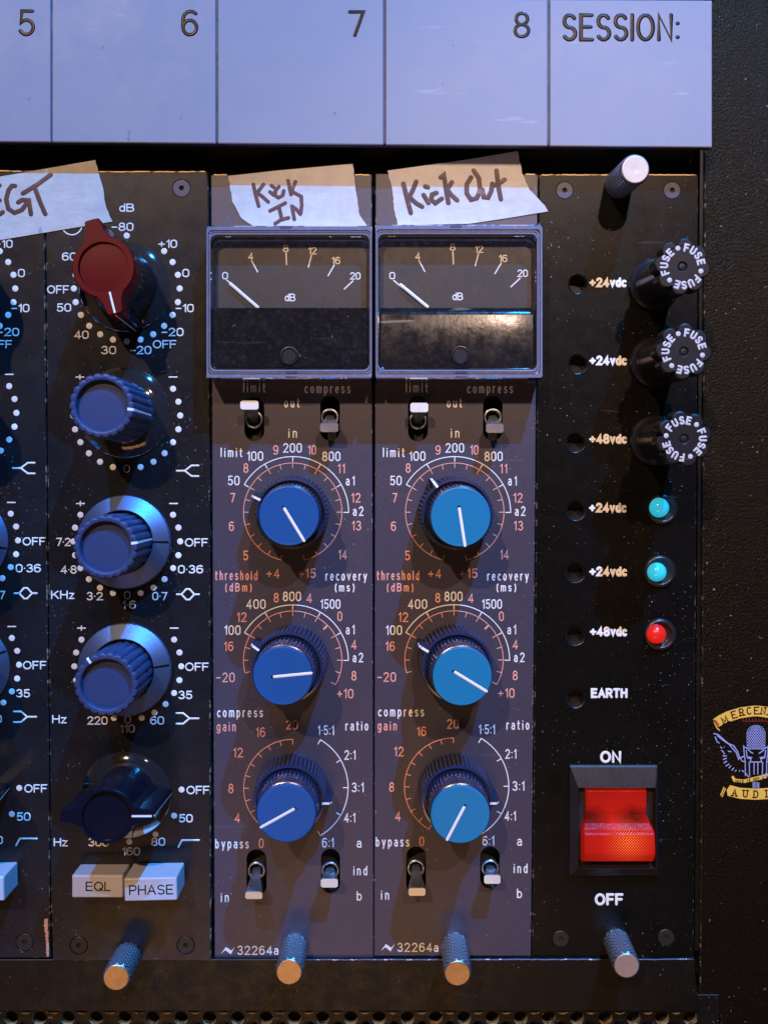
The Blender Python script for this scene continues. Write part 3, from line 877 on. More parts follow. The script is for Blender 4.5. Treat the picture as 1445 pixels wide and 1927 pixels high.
# ------------------------------------------------------------------ equaliser modules
def eq_module(which):
    X = 0 if which == 6 else -306
    h0 = 11
    if which == 6:
        loop = [(86, 323), (391, 323), (392.5, 360), (397.5, 1809), (100, 1809), (97, 1700)]
        lab = 'charcoal equaliser module with maroon pointer knob at top and EQL PHASE buttons'
        org = (238, 1066)
    else:
        loop = [(-226, 321), (83.5, 322), (91.5, 1340), (95.5, 1803), (-206, 1803)]
        lab = 'charcoal equaliser module cut off by the left edge, only its right margin showing'
        org = (-60, 1066)
    m = thing('equaliser_module', G(org[0], org[1], h0), lab, 'audio module', 'charcoal equaliser modules')
    scr = [(342, 354), (149, 1779), (350, 1779)] if which == 6 else [(47, 1773), (-155, 1773), (36, 352)]
    mb = MB()
    sheet(mb, loop, [circ(x, y, 17.5, 28) for x, y in scr], h0, 24, 0, 1, 1.6, hole_mi=1, depth=5)
    mb.build('face_plate', [M['eq'], M['edge_dark']], m)
    for i, (x, y) in enumerate(scr): hex_screw(x, y, 16.6, m, h0, 'screw_blue_lit' if y < 500 else 'screw_dark')
    te = loop[:2] if which == 6 else [(-226, 321), (83.5, 322)]
    worn_lit_edge(te[0], te[1], h0, m)
    hh = h0 + .2
    # offsets of the printed fields on the cut-off module
    dy = {0: 0, 1: -2, 2: -2, 3: -3, 4: -3}
    if which == 6:
        C = [(239, 543), (239, 782), (239, 1019), (241, 1254), (242, 1490)]
    else:
        C = [(-70, 543), (-69, 777), (-66, 1017), (-64, 1251), (-63, 1487)]
    def T(s, x, y, cap=13.5, sw=2.5, **kw):
        if which == 5 and x < -25: return
        lettering(s, x, y, cap, M['white_print'], m, hh, sw=sw, **kw)
    ox = lambda i: C[i][0] - (239, 239, 239, 241, 242)[i]
    oy = lambda i: C[i][1] - (543, 782, 1019, 1254, 1490)[i]
    def vis(x, y): return x > -30
    # dial 1
    for a in [0] + list(range(45, 286, 15)):
        x = C[0][0] + 99.5 * clk(a)[0]; y = C[0][1] + 99.5 * clk(a)[1]
        if vis(x, y): dot(x, y, 5.7, m, hh)
    d = ox(0)
    for s, x, y, wd in (('dB', 239, 391, 26), ('-80', 231, 427, 39), ('+10', 316, 459, 33), ('0', 350, 514, 11), ('-10', 348, 580, 32),
                        ('-20', 325, 625, 39), ('OFF', 310, 648, 42), ('-20', 265, 659, 38), ('30', 205, 659, 26), ('40', 154, 630, 25),
                        ('50', 121, 579, 25), ('OFF', 110, 545, 39), ('60', 131, 483, 25)):
        if which == 5 and x < 290: continue
        T(s, x + d, y, width=wd)
    if which == 6: strokes('printed_circle', [[(136 + 19 * cos(radians(a)), 423 + 19 * sin(radians(a))) for a in range(0, 361, 12)]], 2.5, M['white_print'], m, hh)
    # dial 2
    for a in list(range(60, 180, 15)) + list(range(195, 301, 15)):
        x = C[1][0] + 100.5 * clk(a)[0]; y = C[1][1] + 100.5 * clk(a)[1]
        if vis(x, y): dot(x, y, 5.7, m, hh)
    T('0', C[1][0], C[1][1] + 100, width=10, sw=1.3)
    for s, x, i in (('+', 151, 1), ('-', 326, 1), ('+', 152, 2), ('-', 327, 2), ('+', 154, 3), ('-', 328, 3)):
        y = (0, 709, 947, 1181.5)[i]
        T(s, x + ox(i), y + oy(i), 14, 2.6, width=14.5)
    symbol('high', 353 + ox(1), 883 + oy(1) + 3, m, hh)
    # dial 3
    for a in list(range(60, 180, 15)) + list(range(195, 301, 15)):
        x = C[2][0] + 100.5 * clk(a)[0]; y = C[2][1] + 100.5 * clk(a)[1]
        if vis(x, y): dot(x, y, 5.7, m, hh)
    d = ox(2); e = oy(2)
    for s, x, y, wd in (('OFF', 370, 1021, 41), ('0·36', 359, 1071.5, 45), ('0·7', 301, 1122, 26), ('1·6', 243, 1138, 24), ('3·2', 179, 1122, 29),
                        ('4·8', 130, 1072, 28), ('7·2', 120, 1020, 25), ('KHz', 119, 1119.5, 42)):
        T(s, x + d, y + e, width=wd)
    T('0', C[2][0] + 1, C[2][1] + 101, width=10, sw=1.6)
    symbol('peak', 354 + d, 1118.5 + e, m, hh)
    # dial 4
    for a in list(range(60, 180, 15)) + list(range(195, 301, 15)):
        x = C[3][0] + 100.5 * clk(a)[0]; y = C[3][1] + 100.5 * clk(a)[1]
        if vis(x, y): dot(x, y, 5.7, m, hh)
    d = ox(3); e = oy(3)
    for s, x, y, wd in (('OFF', 371, 1255, 42), ('35', 349, 1308, 24), ('60', 296, 1356, 24), ('110', 240, 1371, 26), ('220', 184, 1356, 36), ('Hz', 112.5, 1353.5, 25)):
        T(s, x + d, y + e, width=wd)
    T('0', C[3][0], C[3][1] + 100, width=10, sw=1.6)
    symbol('low', 353 + d, 1352 + e, m, hh)
    # dial 5
    d = ox(4); e = oy(4)
    for x, y in ((342, 1486), (328, 1535), (293, 1570), (244, 1584)):
        if vis(x + d, y + e): dot(x + d, y + e, 5.7, m, hh)
    for s, x, y, wd in (('OFF', 373, 1487, 41), ('50', 350, 1540, 24), ('80', 298, 1584, 24), ('160', 247, 1602, 32), ('300', 186, 1585, 36), ('Hz', 115, 1585, 24)):
        T(s, x + d, y + e, width=wd)
    symbol('pass', 355 + d, 1587 + e, m, hh)
    if which == 6:
        pointer_knob((238, 540), (195, 502), 160, m, 166, 'red_plastic', 'red_plastic', R=54, tip=84, hwt=13, hwr=24, face_r=43)
        fluted_knob((237, 777), (191, 763.5), 160, m, 97)
        fluted_knob((239, 1020), (198.5, 1029.5), 150, m, 82, ring=(228, 1020), ring_deg=90)
        fluted_knob((240, 1257), (199.5, 1288.5), 155, m, -34, ring=(230, 1263), ring_deg=84, hole=82)
        pointer_knob((242, 1490), (201, 1536), 158, m, 90, 'black_gloss', 'black_gloss', R=49, tip=82, hwt=10, hwr=20, face_r=43)
        push_button(135.6, 1647, 232, 1690, 62, m, 'EQL', 185.5, 1668, 45, 15.5, 0)
        push_button(234, 1652, 333.5, 1696, 80, m, 'PHASE', 285, 1674.5, 81, 16.5, -.02)
        thumb_screw(244, 1793, 219, 1840, 104, m)
    else:
        pointer_knob((-68, 537), (-112, 500), 160, m, 170, 'red_plastic', 'red_plastic', R=54, tip=84, hwt=13, hwr=24, face_r=43)
        fluted_knob((-70, 775), (-117, 762), 160, m, 120)
        fluted_knob((-68, 1018), (-109, 1028), 150, m, 70, ring=(-80, 1018), ring_deg=100)
        fluted_knob((-65, 1252), (-107, 1284), 155, m, 10, ring=(-76, 1259), ring_deg=70)
        pointer_knob((-64, 1487), (-106, 1532), 158, m, 86, 'black_gloss', 'black_gloss', R=49, tip=82, hwt=10, hwr=20, face_r=43)
        push_button(-173, 1647, -76, 1690, 62, m, 'EQL', -123, 1668, 45, 15.5, 0)
        push_button(-92, 1651, 8, 1697, 80, m, 'PHASE', -41, 1674.5, 81, 16.5, -.02)
        # chipped paint along the lower right corner
        mb = MB()
        for (x0, y0, x1, y1) in ((83.5, 1729, 90.5, 1752), (86, 1752, 91.5, 1768), (88, 1768, 92.5, 1800)):
            pts = []
            n = 9
            for i in range(n + 1): pts.append((x0 + random.uniform(-1.4, 1.4), y0 + (y1 - y0) * i / n))
            for i in range(n, -1, -1): pts.append((x1 + random.uniform(-.8, .8), y0 + (y1 - y0) * i / n))
            pts = ccw(pts)
            mb.add([G(x, y, h0 + .15) for x, y in pts], [list(t) for t in tessellate_polygon([[Vector((x, y, 0)) for x, y in pts]])])
        mb.build('paint_chip', M['copper'], m)
    return m
worn_lit_edge((560, 1806.5), (1128, 1805.8), 9, rack, 3.4, 'lit_rail')  # lit ledge of the rail, painted as a bright strip
worn_lit_edge((1196, 1805.8), (1304, 1805.2), 9, rack, 2.8, 'lit_rail')
eq_module(5)
eq_module(6)

# ------------------------------------------------------------------ compressor modules
def rib_knob(base, top, nib_deg, line_deg, parent, mapf, cap):
    h = 143
    B = G(*base, 0); T = G(*top, h); L = (T - B).length / S
    m4 = axis_matrix(B, T)
    L1 = L * .505
    def teeth(nn, dep):
        return lambda a, r, z: -dep * (1 - abs(sin(a * nn / 2))) ** 1.0 if r > 50 and 5 < z < L - 6 else 0
    t1 = teeth(50, 4.4)
    def rf1(a, r, z):
        return t1(a, r, z) if (r > 62 and z < L1 - 2) else 0
    prof = [(68, 4), (68.5, 8), (68.2, 20), (66.5, L1 - 3), (64.5, L1 - .6), (60.5, L1), (59.5, L1 - 1), (59.3, L1 - 9)]
    mb = MB(); lathe(mb, prof, 50 * 8, 0, rf1, cap_end=True)
    k = mb.build('knob', M['knob_black'], parent, m4, smooth=False)
    # nib
    a = radians(nib_deg)
    mb = MB()
    def nibp(u, r, z): return (r * sin(a) + u * cos(a), r * cos(a) - u * sin(a), z)
    r0, r1 = 60.5, 79.0
    loft(mb, [[nibp(-9, r0, 6), nibp(-4, r1, 6), nibp(4, r1, 6), nibp(9, r0, 6)],
              [nibp(-9, r0, L1 - 4), nibp(-3.2, r1 - 1, L1 - 12), nibp(3.2, r1 - 1, L1 - 12), nibp(9, r0, L1 - 4)],
              [nibp(-8, r0, L1 + .2), nibp(-2.6, r1 - 4, L1 - 5), nibp(2.6, r1 - 4, L1 - 5), nibp(8, r0, L1 + .2)]])
    mb.build('pointer_nib', M['nib_black'], k, m4)
    mb = MB(); rows = []
    for r, z, hw_ in ((60.6, L1 + 1.0, 2.2), (r1 - 5, L1 - 3.6, 2.2), (r1 - .2, L1 - 11.5, 2.0), (r1 + .4, L1 - 38, 1.2)):
        rows.append([nibp(-hw_, r, z), nibp(hw_, r, z)])
    loft(mb, rows, 0, cap_end=False, closed=False)
    mb.build('nib_line', M['white_print'], k, m4)
    # inner knob
    mb = MB()
    t2 = teeth(46, 3.8)
    def rf2(a, r, z): return t2(a, r, z) if z < L - 7 else 0
    lathe(mb, [(56.5, L1 - 9), (56, L1), (54, L - 7), (52, L - 6), (51.5, L - 4)], 368, 0, rf2, cap_end=True)
    mb.build('inner_knob', M['knob_black'], k, m4, smooth=False)
    mb = MB(); lathe(mb, [(51.5, L - 6), (52.2, L - 4.5), (52.2, L - 1.2), (51.3, L), (50, L + .35), (48, L + .1), (20, L)], 72)
    mb.build('cap', M[cap], k, m4, smooth=False)
    a2 = radians(line_deg)
    def lp(u, v): return (v * sin(a2) + u * cos(a2), v * cos(a2) - u * sin(a2))
    mb = MB()
    dome_strokes(mb, [[(0, -15), (0, 50.5)]], 2.5, 0, .5, f=lambda x, y, hh: Vector((*lp(x, y), L + .15 + hh)))
    mb.build('index_line', M['white_print'], k, m4, smooth=True)
    mb = MB()
    dome_strokes(mb, [[(0, -18.5), (0, -17.5)]], 2.5, 0, .4, f=lambda x, y, hh: Vector((*lp(x, y), L + .1 + hh)))
    mb.build('index_groove', M['black_print'], k, m4, smooth=True)
    return k

def toggle(slot, tip, hub, parent, mapf, tip_h=46, bright='white_print', ring='chrome'):
    """slot: x0,y0,x1,y1; tip: x0,y0,x1,y1 of the lever's end face at tip_h; hub: centre of bushing"""
    # bushing behind the slot
    B = G(hub[0], hub[1], -26)
    m4 = axis_matrix(B, B + Vector((0, -1, 0)))
    mb = MB(); lathe(mb, [(17.5, -10), (17.5, 10), (16.5, 12), (13.8, 12), (13, 10.5), (12.5, -8)], 40, cap_end=False)
    t = mb.build('toggle_switch', M[ring], parent, m4, smooth=True)
    mb = MB()
    sheet(mb, rrect(slot[0] - 8, slot[1] - 8, slot[2] + 8, slot[3] + 8, 6), [], -38, 4)
    mb.build('switch_body', M['black_hole'], t)
    tc = G((tip[0] + tip[2]) / 2, (tip[1] + tip[3]) / 2, tip_h)
    base = G(hub[0], hub[1], -30)
    hw_ = (tip[2] - tip[0]) / 2 * S * .975; hh_ = (tip[3] - tip[1]) / 2 * S * .975
    # lever: flattened bat, widening to its end
    rings = []
    for q, kx, kz in ((0, .42, .55), (.3, .5, .62), (.62, .72, .8), (.9, .92, .95), (.97, 1.0, 1.0), (1.0, .96, .92)):
        c = base.lerp(tc, q)
        rings.append([Vector((c.x + x * kx * hw_, c.y, c.z + z * kz * hh_)) for x, z in
                      [(cos(radians(a)) * .0 + (1 if abs(cos(radians(a))) > .5 else .8) * (1 if cos(radians(a)) > 0 else -1), sin(radians(a))) for a in (20, 60, 120, 160, 200, 240, 300, 340)]])
    # rounded rectangle section
    sec = [(.78, 1), (1, .7), (1, -.7), (.78, -1), (-.78, -1), (-1, -.7), (-1, .7), (-.78, 1)]
    rings = []
    for q, kx, kz in ((0, .45, .55), (.3, .55, .62), (.62, .74, .8), (.9, .95, .95), (.97, 1.0, 1.0), (1.0, .97, .94)):
        c = base.lerp(tc, q)
        rings.append([Vector((c.x + x * kx * hw_, c.y, c.z + z * kz * hh_)) for x, z in sec])
    mb = MB(); loft(mb, rings, 0, cap_end=False)
    mb.build('lever', M['chrome'], t)
    mb = MB(); mb.add(rings[-1], [list(range(8))])
    mb.build('lever_end', M[bright], t)
    return t

M['lever_end'] = paint('worn_silver_lever_end', (.74, .72, .66), .45, .08, metallic=.2, bump=.3, bscale=900)
M['lever_dull'] = paint('dull_lever_end', (.28, .22, .20), .4, .2, metallic=.5, bump=.4, bscale=900)

def compressor(which):
    first = which == 7
    if first:
        mp = lambda x, y: (x, y)
        loop = [(397, 329), (699.5, 328.5), (702.5, 1804.5), (404, 1805)]
        lab = 'grey compressor module under number 7 with royal blue knob caps'
        org = (551, 1066)
    else:
        mp = lambda x, y: (x + 305.5 - (y - 730) * 5 / 1060, y - max(0, y - 1200) * .0095)
        loop = [(706.5, 326.5), (1012, 328), (998.5, 1800), (704, 1800)]
        lab = 'grey compressor module under number 8 with azure blue knob caps'
        org = (853, 1066)
    m = thing('compressor_module', G(org[0], org[1], 0), lab, 'audio module', 'grey compressor modules')
    if first:
        slots = [(460, 747, 497.5, 830), (602.5, 745, 639.5, 829), (464, 1598, 502, 1686), (604, 1597, 640, 1681)]
        tips = [(452, 753.5, 487, 771), (602, 796, 637, 813.5), (461, 1678, 494.5, 1692.5), (603, 1653, 636.5, 1671)]
        hubs = [(479, 790), (621, 786), (484, 1634), (622, 1634)]
    else:
        slots = [(767.5, 745, 805, 831), (908.5, 745, 945.5, 829), (764, 1593, 801.5, 1682), (903, 1593, 940, 1672)]
        tips = [(771.5, 757.5, 806, 776), (914, 797, 947.5, 815), (768, 1670.5, 801, 1686.5), (910, 1646, 942, 1664)]
        hubs = [(786, 792), (926, 786), (782, 1630), (921, 1630)]
    mb = MB()
    sheet(mb, loop, [stadium(*s) for s in slots], 0, 24, 0, 1, 1.5, hole_mi=2, depth=16)
    mb.build('face_plate', [M['comp'], M['edge_comp'], M['edge_dark']], m)
    for a_, b_ in (((398, 329), (432, 329)), ((664, 328.7), (699, 328.7))) if first else (((984, 328), (1011, 328)),): worn_lit_edge(a_, b_, 0, m)
    ends = ['lever_end', 'lever_dull', 'lever_end', 'lever_end']
    for s, t, hb, e in zip(slots, tips, hubs, ends):
        toggle(s, t, hb, m, mp, bright=e)
    W_, R_ = M['white_print'], M['red_print']
    h = .2
    def T(s, x, y, mat=W_, width=None, cap=16, sw=2.3, **kw):
        x, y = mp(x, y)
        alpha = s[0].isalpha() or s[0] == '('
        lettering(s, x, y, cap, mat, m, h, sw=sw, width=width, xs=.74 if alpha else .9, gap=.42 if alpha else .3, **kw)
    for s, x, y, wd in (('limit', 479, 729.5, 40), ('compress', 616.3, 731, 84), ('out', 549.5, 758, 27), ('in', 551, 815, 14), ('limit', 436, 851.5, 39),
                        ('100', 480, 858.5, 29), ('200', 550.5, 843, 33), ('800', 623.5, 859, 32), ('50', 440, 904.5, 20), ('a1', 659, 905, 14.5), ('a2', 674, 962, 18),
                        ('recovery', 651.5, 1084, 76), ('400', 482, 1137, 34), ('800', 549.5, 1122.5, 32), ('1500', 621.5, 1137, 36), ('100', 437.5, 1186, 29),
                        ('a1', 659, 1185, 14.5), ('a2', 673.5, 1237.5, 18), ('compress', 452, 1341, 84), ('1·5:1', 613, 1374.5, 29), ('ratio', 671.5, 1366, 41),
                        ('2:1', 658.5, 1421, 19), ('3:1', 673, 1482, 20.5), ('4:1', 658, 1539, 19), ('bypass', 437, 1588, 61), ('6:1', 617, 1586, 20), ('a', 675.5, 1586.5, 7),
                        ('ind', 678, 1638.5, 24), ('b', 676, 1686, 7.5), ('in', 423.5, 1689, 13)):
        T(s, x, y, W_, wd)
    T('(ms)', 648.5, 1105.5, W_, 35, cap=14)
    T('32264a', 485.5, 1788.5, W_, 75, cap=15)
    for s, x, y, wd in (('9', 519, 847, 7.5), ('10', 587, 847, 14), ('8', 463, 881, 7.5), ('11', 642, 882, 12), ('7', 438, 937, 7), ('12', 669.5, 937, 16),
                        ('6', 436, 990.5, 7.5), ('13', 670.5, 989.5, 16), ('5', 462.5, 1045.5, 7.5), ('14', 644.5, 1044, 15), ('threshold', 445, 1083, 78),
                        ('+4', 514, 1079.5, 23), ('+15', 577.5, 1079, 31), ('8', 520, 1125, 7.5), ('4', 582, 1126, 8.5), ('12', 455, 1161.5, 17), ('0', 639.5, 1160, 7),
                        ('16', 430.5, 1216.5, 16), ('4', 666, 1213.5, 8.5), ('-20', 424.5, 1275, 33), ('8', 666, 1272, 7.5), ('+10', 649.5, 1305.5, 29), ('gain', 426, 1367.5, 34),
                        ('16', 490.5, 1378, 16), ('20', 549.5, 1364, 20), ('12', 448, 1416.5, 17), ('8', 435, 1484, 7.5), ('4', 447, 1539.5, 8.5), ('0', 492, 1587, 7)):
        T(s, x, y, R_, wd)
    T('(dBm)', 449, 1105.5, R_, 48, cap=14)
    # lightning mark
    pts = [mp(*p) for p in ((416, 1795), (425.5, 1782), (436, 1789), (442.5, 1781), (434.5, 1796), (424.5, 1788))]
    mb = MB(); pts = ccw(pts)
    mb.add([G(x, y, .5) for x, y in pts], [list(t) for t in tessellate_polygon([[Vector((x, y, 0)) for x, y in pts]])])
    mb.build('maker_mark', W_, m)
    # scales
    def scale(cx, cy, R, a0, a1, ticks, mat, sw, tl):
        cx, cy = mp(cx, cy)
        lines = [arc_pts(cx, cy, R, a0, a1)]
        for a in ticks:
            ux, uy = clk(a); lines.append([(cx + R * ux, cy + R * uy), (cx + (R - tl) * ux, cy + (R - tl) * uy)])
        strokes('dial_scale', lines, sw, mat, m, h)
    scale(551, 964.5, 105, -60, 90, (-60, -30, 0, 30, 60, 90), W_, 1.9, 9)
    scale(551, 964, 92.5, -166, 166, [-166] + list(range(-150, 151, 15)) + [166], R_, 1.6, 9)
    scale(551, 1243, 104.5, -60, 90, (-60, -30, 0, 30, 60, 90), W_, 1.9, 9)
    scale(551, 1242.5, 92.5, -105, 120, range(-105, 121, 15), R_, 1.6, 9)
    cx, cy = mp(551, 1242.5); ux, uy = clk(45)
    strokes('dial_scale', [[(cx + 90 * ux, cy + 90 * uy), (cx + 83 * ux, cy + 83 * uy)]], 3.6, R_, m, h + .3)
    scale(551, 1483.5, 92, -150, 0, range(-150, 1, 15), R_, 1.6, 9)
    scale(551, 1482.5, 104, 30, 150, (30, 60, 90, 120, 150), W_, 1.9, 9)
    # knobs
    cap = 'cap_royal' if first else 'cap_azure'
    if first:
        rib_knob((552, 962), (543.8, 971), -66, 149, m, mp, cap)
        rib_knob((550, 1241), (532, 1272), -59, 84, m, mp, cap)
        rib_knob((549, 1483), (538.8, 1530.5), 96, 241, m, mp, cap)
    else:
        rib_knob((854, 963), (866.5, 973), -36, 171, m, mp, cap)
        rib_knob((852, 1240), (869.5, 1273), -61, 122, m, mp, cap)
        rib_knob((854, 1482), (865.7, 1533), 95, 207, m, mp, cap)
    if first: thumb_screw(555, 1780, 544, 1829.5, 104, m)
    else: thumb_screw(855, 1777, 860.6, 1832, 104, m)
    # ---- meter
    HF = 72
    if first:
        fo = [(388, 424, 700.5, 713)]; wi = (397.5, 444.5, 694, 692.5)
        nums = [('0', 424, 519, 9), ('4', 472, 482.5, 8), ('8', 538, 467.5, 9), ('12', 588, 472, 14), ('16', 632, 490.5, 15), ('20', 668.5, 519.5, 18)]
        tk = [((474, 491), (485, 512)), ((538.5, 476), (539.5, 498)), ((586, 481), (580.5, 503)), ((629, 499), (617.5, 519)), ((664, 529), (648, 544)), ((427, 527), (437, 536))]
        nd = ((434, 534), (485, 578)); db = (546, 560); ks = (545, 670); yc = 577
    else:
        fo = [(706, 422, 1022, 713)]; wi = (712.5, 443.5, 1008, 692.5)
        nums = [('0', 738, 519, 9), ('4', 786, 482.5, 8), ('8', 851.5, 465, 9), ('12', 901, 469, 14), ('16', 946, 486.5, 15), ('20', 983, 514.5, 18)]
        tk = [((788.5, 491), (799, 511)), ((852, 474), (853, 497)), ((900, 478), (894, 500)), ((943, 495), (931, 515)), ((978, 524), (961, 540)), ((741, 528), (757, 542))]
        nd = ((754, 536), (804, 577)); db = (861, 558); ks = (866, 668.5); yc = 575.5
    HD = 40
    x0, y0, x1, y1 = fo[0]
    nseg = 6
    # case behind the dial
    def pull(q, hh, href): p = G(q[0], q[1], href); return Vector((p.x, -hh * S, p.z))
    inner = rrect(wi[0] - 1, wi[1] - 1, wi[2] + 1, wi[3] + 1, 14, nseg)
    mb = MB()
    loft(mb, [[pull(q, .5, HF) for q in inner], [pull(q, HD - 1, HF) for q in inner]], 0)
    mt = mb.build('meter', M['black_plastic'], m)
    # acrylic bezel
    bands = [1, 1, 1, 1, 1, 1, 0, 1, 0, 1, 1, 0]  # rings marked one carry the painted edge glow
    def blend(t):
        a = rrect(x0, y0, x1, y1, 3, nseg); b = rrect(*wi, 13, nseg)
        return [(p[0] * (1 - t) + q[0] * t, p[1] * (1 - t) + q[1] * t) for p, q in zip(a, b)]
    cut = blend(0)
    rings = []
    for t, hh in ((0, 1), (0, 20), (0.02, 22), (0, 24), (0, HF - 4), (.12, HF), (.42, HF), (.5, HF - 3), (.62, HF - 3), (.7, HF - .5), (.84, HF - 1), (1.0, HF - 7), (1.0, HD + 2)):
        rings.append([pull(q, hh, HF) for q in blend(t)])
    mb = MB()
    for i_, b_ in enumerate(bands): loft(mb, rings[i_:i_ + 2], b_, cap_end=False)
    mb.build('bezel', [M['acrylic'], M['acrylic_glow']], mt)
    # moulding lugs on the rim, top and bottom centre
    for (lx, ly, lw, lh) in (((x0 + x1) / 2 - 6, y0 + 1, 22, 4.5), ((x0 + x1) / 2 + 4, y1 - 5, 22, 4.0), ((x0 + x1) / 2 + 4, y1 - 15, 22, 5.0)):
        mb = MB(); sheet(mb, rrect(lx - lw / 2, ly, lx + lw / 2, ly + lh, 1, 2), [], HF + 1.6, 3, 0, None, .6)
        mb.build('bezel_lug', M['acrylic'], mt)
    # window
    mb = MB(); mb.add([pull(q, HF - 6, HF) for q in blend(1.0)], [list(range(4 * (nseg + 1)))])
    mb.build('window', M['glass'], mt)
    # dial plate
    mb = MB(); mb.add([pull(q, HD, HF) for q in rrect(wi[0] + 3, wi[1] + 3, wi[2] - 3, yc + 12, 6, 4)], [list(range(20))])
    mb.build('dial_plate', M['dial'], mt)
    # lower cover
    mb = MB()
    lo_ = rrect(wi[0] + 1.5, yc, wi[2] - 1.5, wi[3] - 1.5, 3, 4)
    li_ = inset(ccw(lo_), 2.2)
    loft(mb, [[pull(q, HD + .5, HF) for q in ccw(lo_)], [pull(q, HF - 13, HF) for q in ccw(lo_)], [pull(q, HF - 10.5, HF) for q in li_]])
    if not first:
        mb = MB(); rows = []
        for i in range(9):
            v = i / 8; yy = yc + (wi[3] - 1.5 - yc) * v
            hh = HF - 11 - 13 * (1 - v) ** 2 * .9
            rows.append([pull((wi[0] + 3 + (wi[2] - wi[0] - 6) * j / 10, yy), hh - (2 if j in (0, 10) else 0), HF) for j in range(11)])
        rows = [[pull((wi[0] + 3 + (wi[2] - wi[0] - 6) * j / 10, yc), HD + 6.5, HF) for j in range(11)]] + rows
        loft(mb, rows, 0, cap_end=False, closed=False)
    mb.build('lower_cover', M['dial_cover' if first else 'dial_cover_worn'], mt, smooth=not first)
    # zero adjuster
    B = G(ks[0], ks[1], HF - (10.2 if first else 12.5))
    m4 = axis_matrix(B, B + Vector((0, -1, 0)))
    mb = MB(); lathe(mb, [(16.6, 0), (16.6, 6), (15.8, 7.4), (14.5, 7.6), (13.6, 6.6), (12, 5)], 40)
    mb.build('zero_adjuster', M['black_plastic'], mt, m4, smooth=False)
    HDm = HD + .2
    for s, x, y, wd in nums: lettering(s, x, y, 12, M['white_print'], mt, HDm, sw=2.2, width=wd)
    lettering('dB', db[0], db[1], 12.5, M['white_print'], mt, HDm, sw=2.3, width=18)
    for a_, b_ in tk: strokes('scale_mark', [[a_, b_]], 2.5, M['white_print'], mt, HDm)
    strokes('needle', [[nd[0], nd[1]]], 6.0, M['needle'], mt, HD + 7, 1.0)
    return m
compressor(7)
compressor(8)

# ------------------------------------------------------------------ power supply module
psu = thing('power_module', G(1160, 1066, 0), 'black power supply module under SESSION with fuse caps and red rocker switch', 'audio module')
jacks = [(1087, 535), (1087, 686), (1082.5, 834), (1082.5, 962), (1081.6, 1079), (1081.6, 1197), (1082.5, 1314)]
scr = [(1062, 358, 'screw_blue_lit'), (1264, 358, 'screw_blue_lit'), (1055, 1767, 'screw_dark'), (1253, 1764, 'screw_dark')]
mb = MB()
sheet(mb, [(1014.5, 329), (1313, 329), (1304, 1801), (1001, 1801)], [circ(x, y, 19.5, 32) for x, y in jacks] + [circ(x, y, 16.8, 28) for x, y, _ in scr], 0, 24, 0, 1, 1.5, hole_mi=1, depth=5)
mb.build('face_plate', [M['psu'], M['edge_psu']], psu)
worn_lit_edge((1014.5, 329), (1313, 329), 0, psu)
for x, y, mt_ in scr: hex_screw(x, y, 16, psu, 0, mt_)
for x, y in jacks:
    B = G(x, y, -5); m4 = axis_matrix(B, B + Vector((0, -1, 0)))
    mb = MB(); lathe(mb, [(19.2, -1), (19.2, .6), (18, 1.6), (17.2, 1.2), (15.5, -2), (15, -26)], 40, cap_end=True)
    mb.build('test_socket', M['black_plastic'], psu, m4, smooth=False)
WB = M['white_print']
for s, y, x0, x1 in (('+24vdc', 531.5, 1108, 1178.5), ('+24vdc', 678.5, 1108, 1179), ('+48vdc', 826, 1108, 1179), ('+24vdc', 955.5, 1107.5, 1178.5),
                     ('+24vdc', 1075.5, 1108, 1179.5), ('+48vdc', 1188.5, 1109, 1179.5), ('EARTH', 1304.5, 1111, 1180.5)):
    lettering(s, (x0 + x1) / 2, y, 14.2, WB, psu, .2, sw=4.7, width=x1 - x0 - 5, gap=.3, xs=.9)
lettering('ON', 1148.5, 1424.5, 18.0, WB, psu, .2, sw=5, width=35, gap=.3)
lettering('OFF', 1145.5, 1692.5, 18.0, WB, psu, .2, sw=5, width=49, gap=.3)

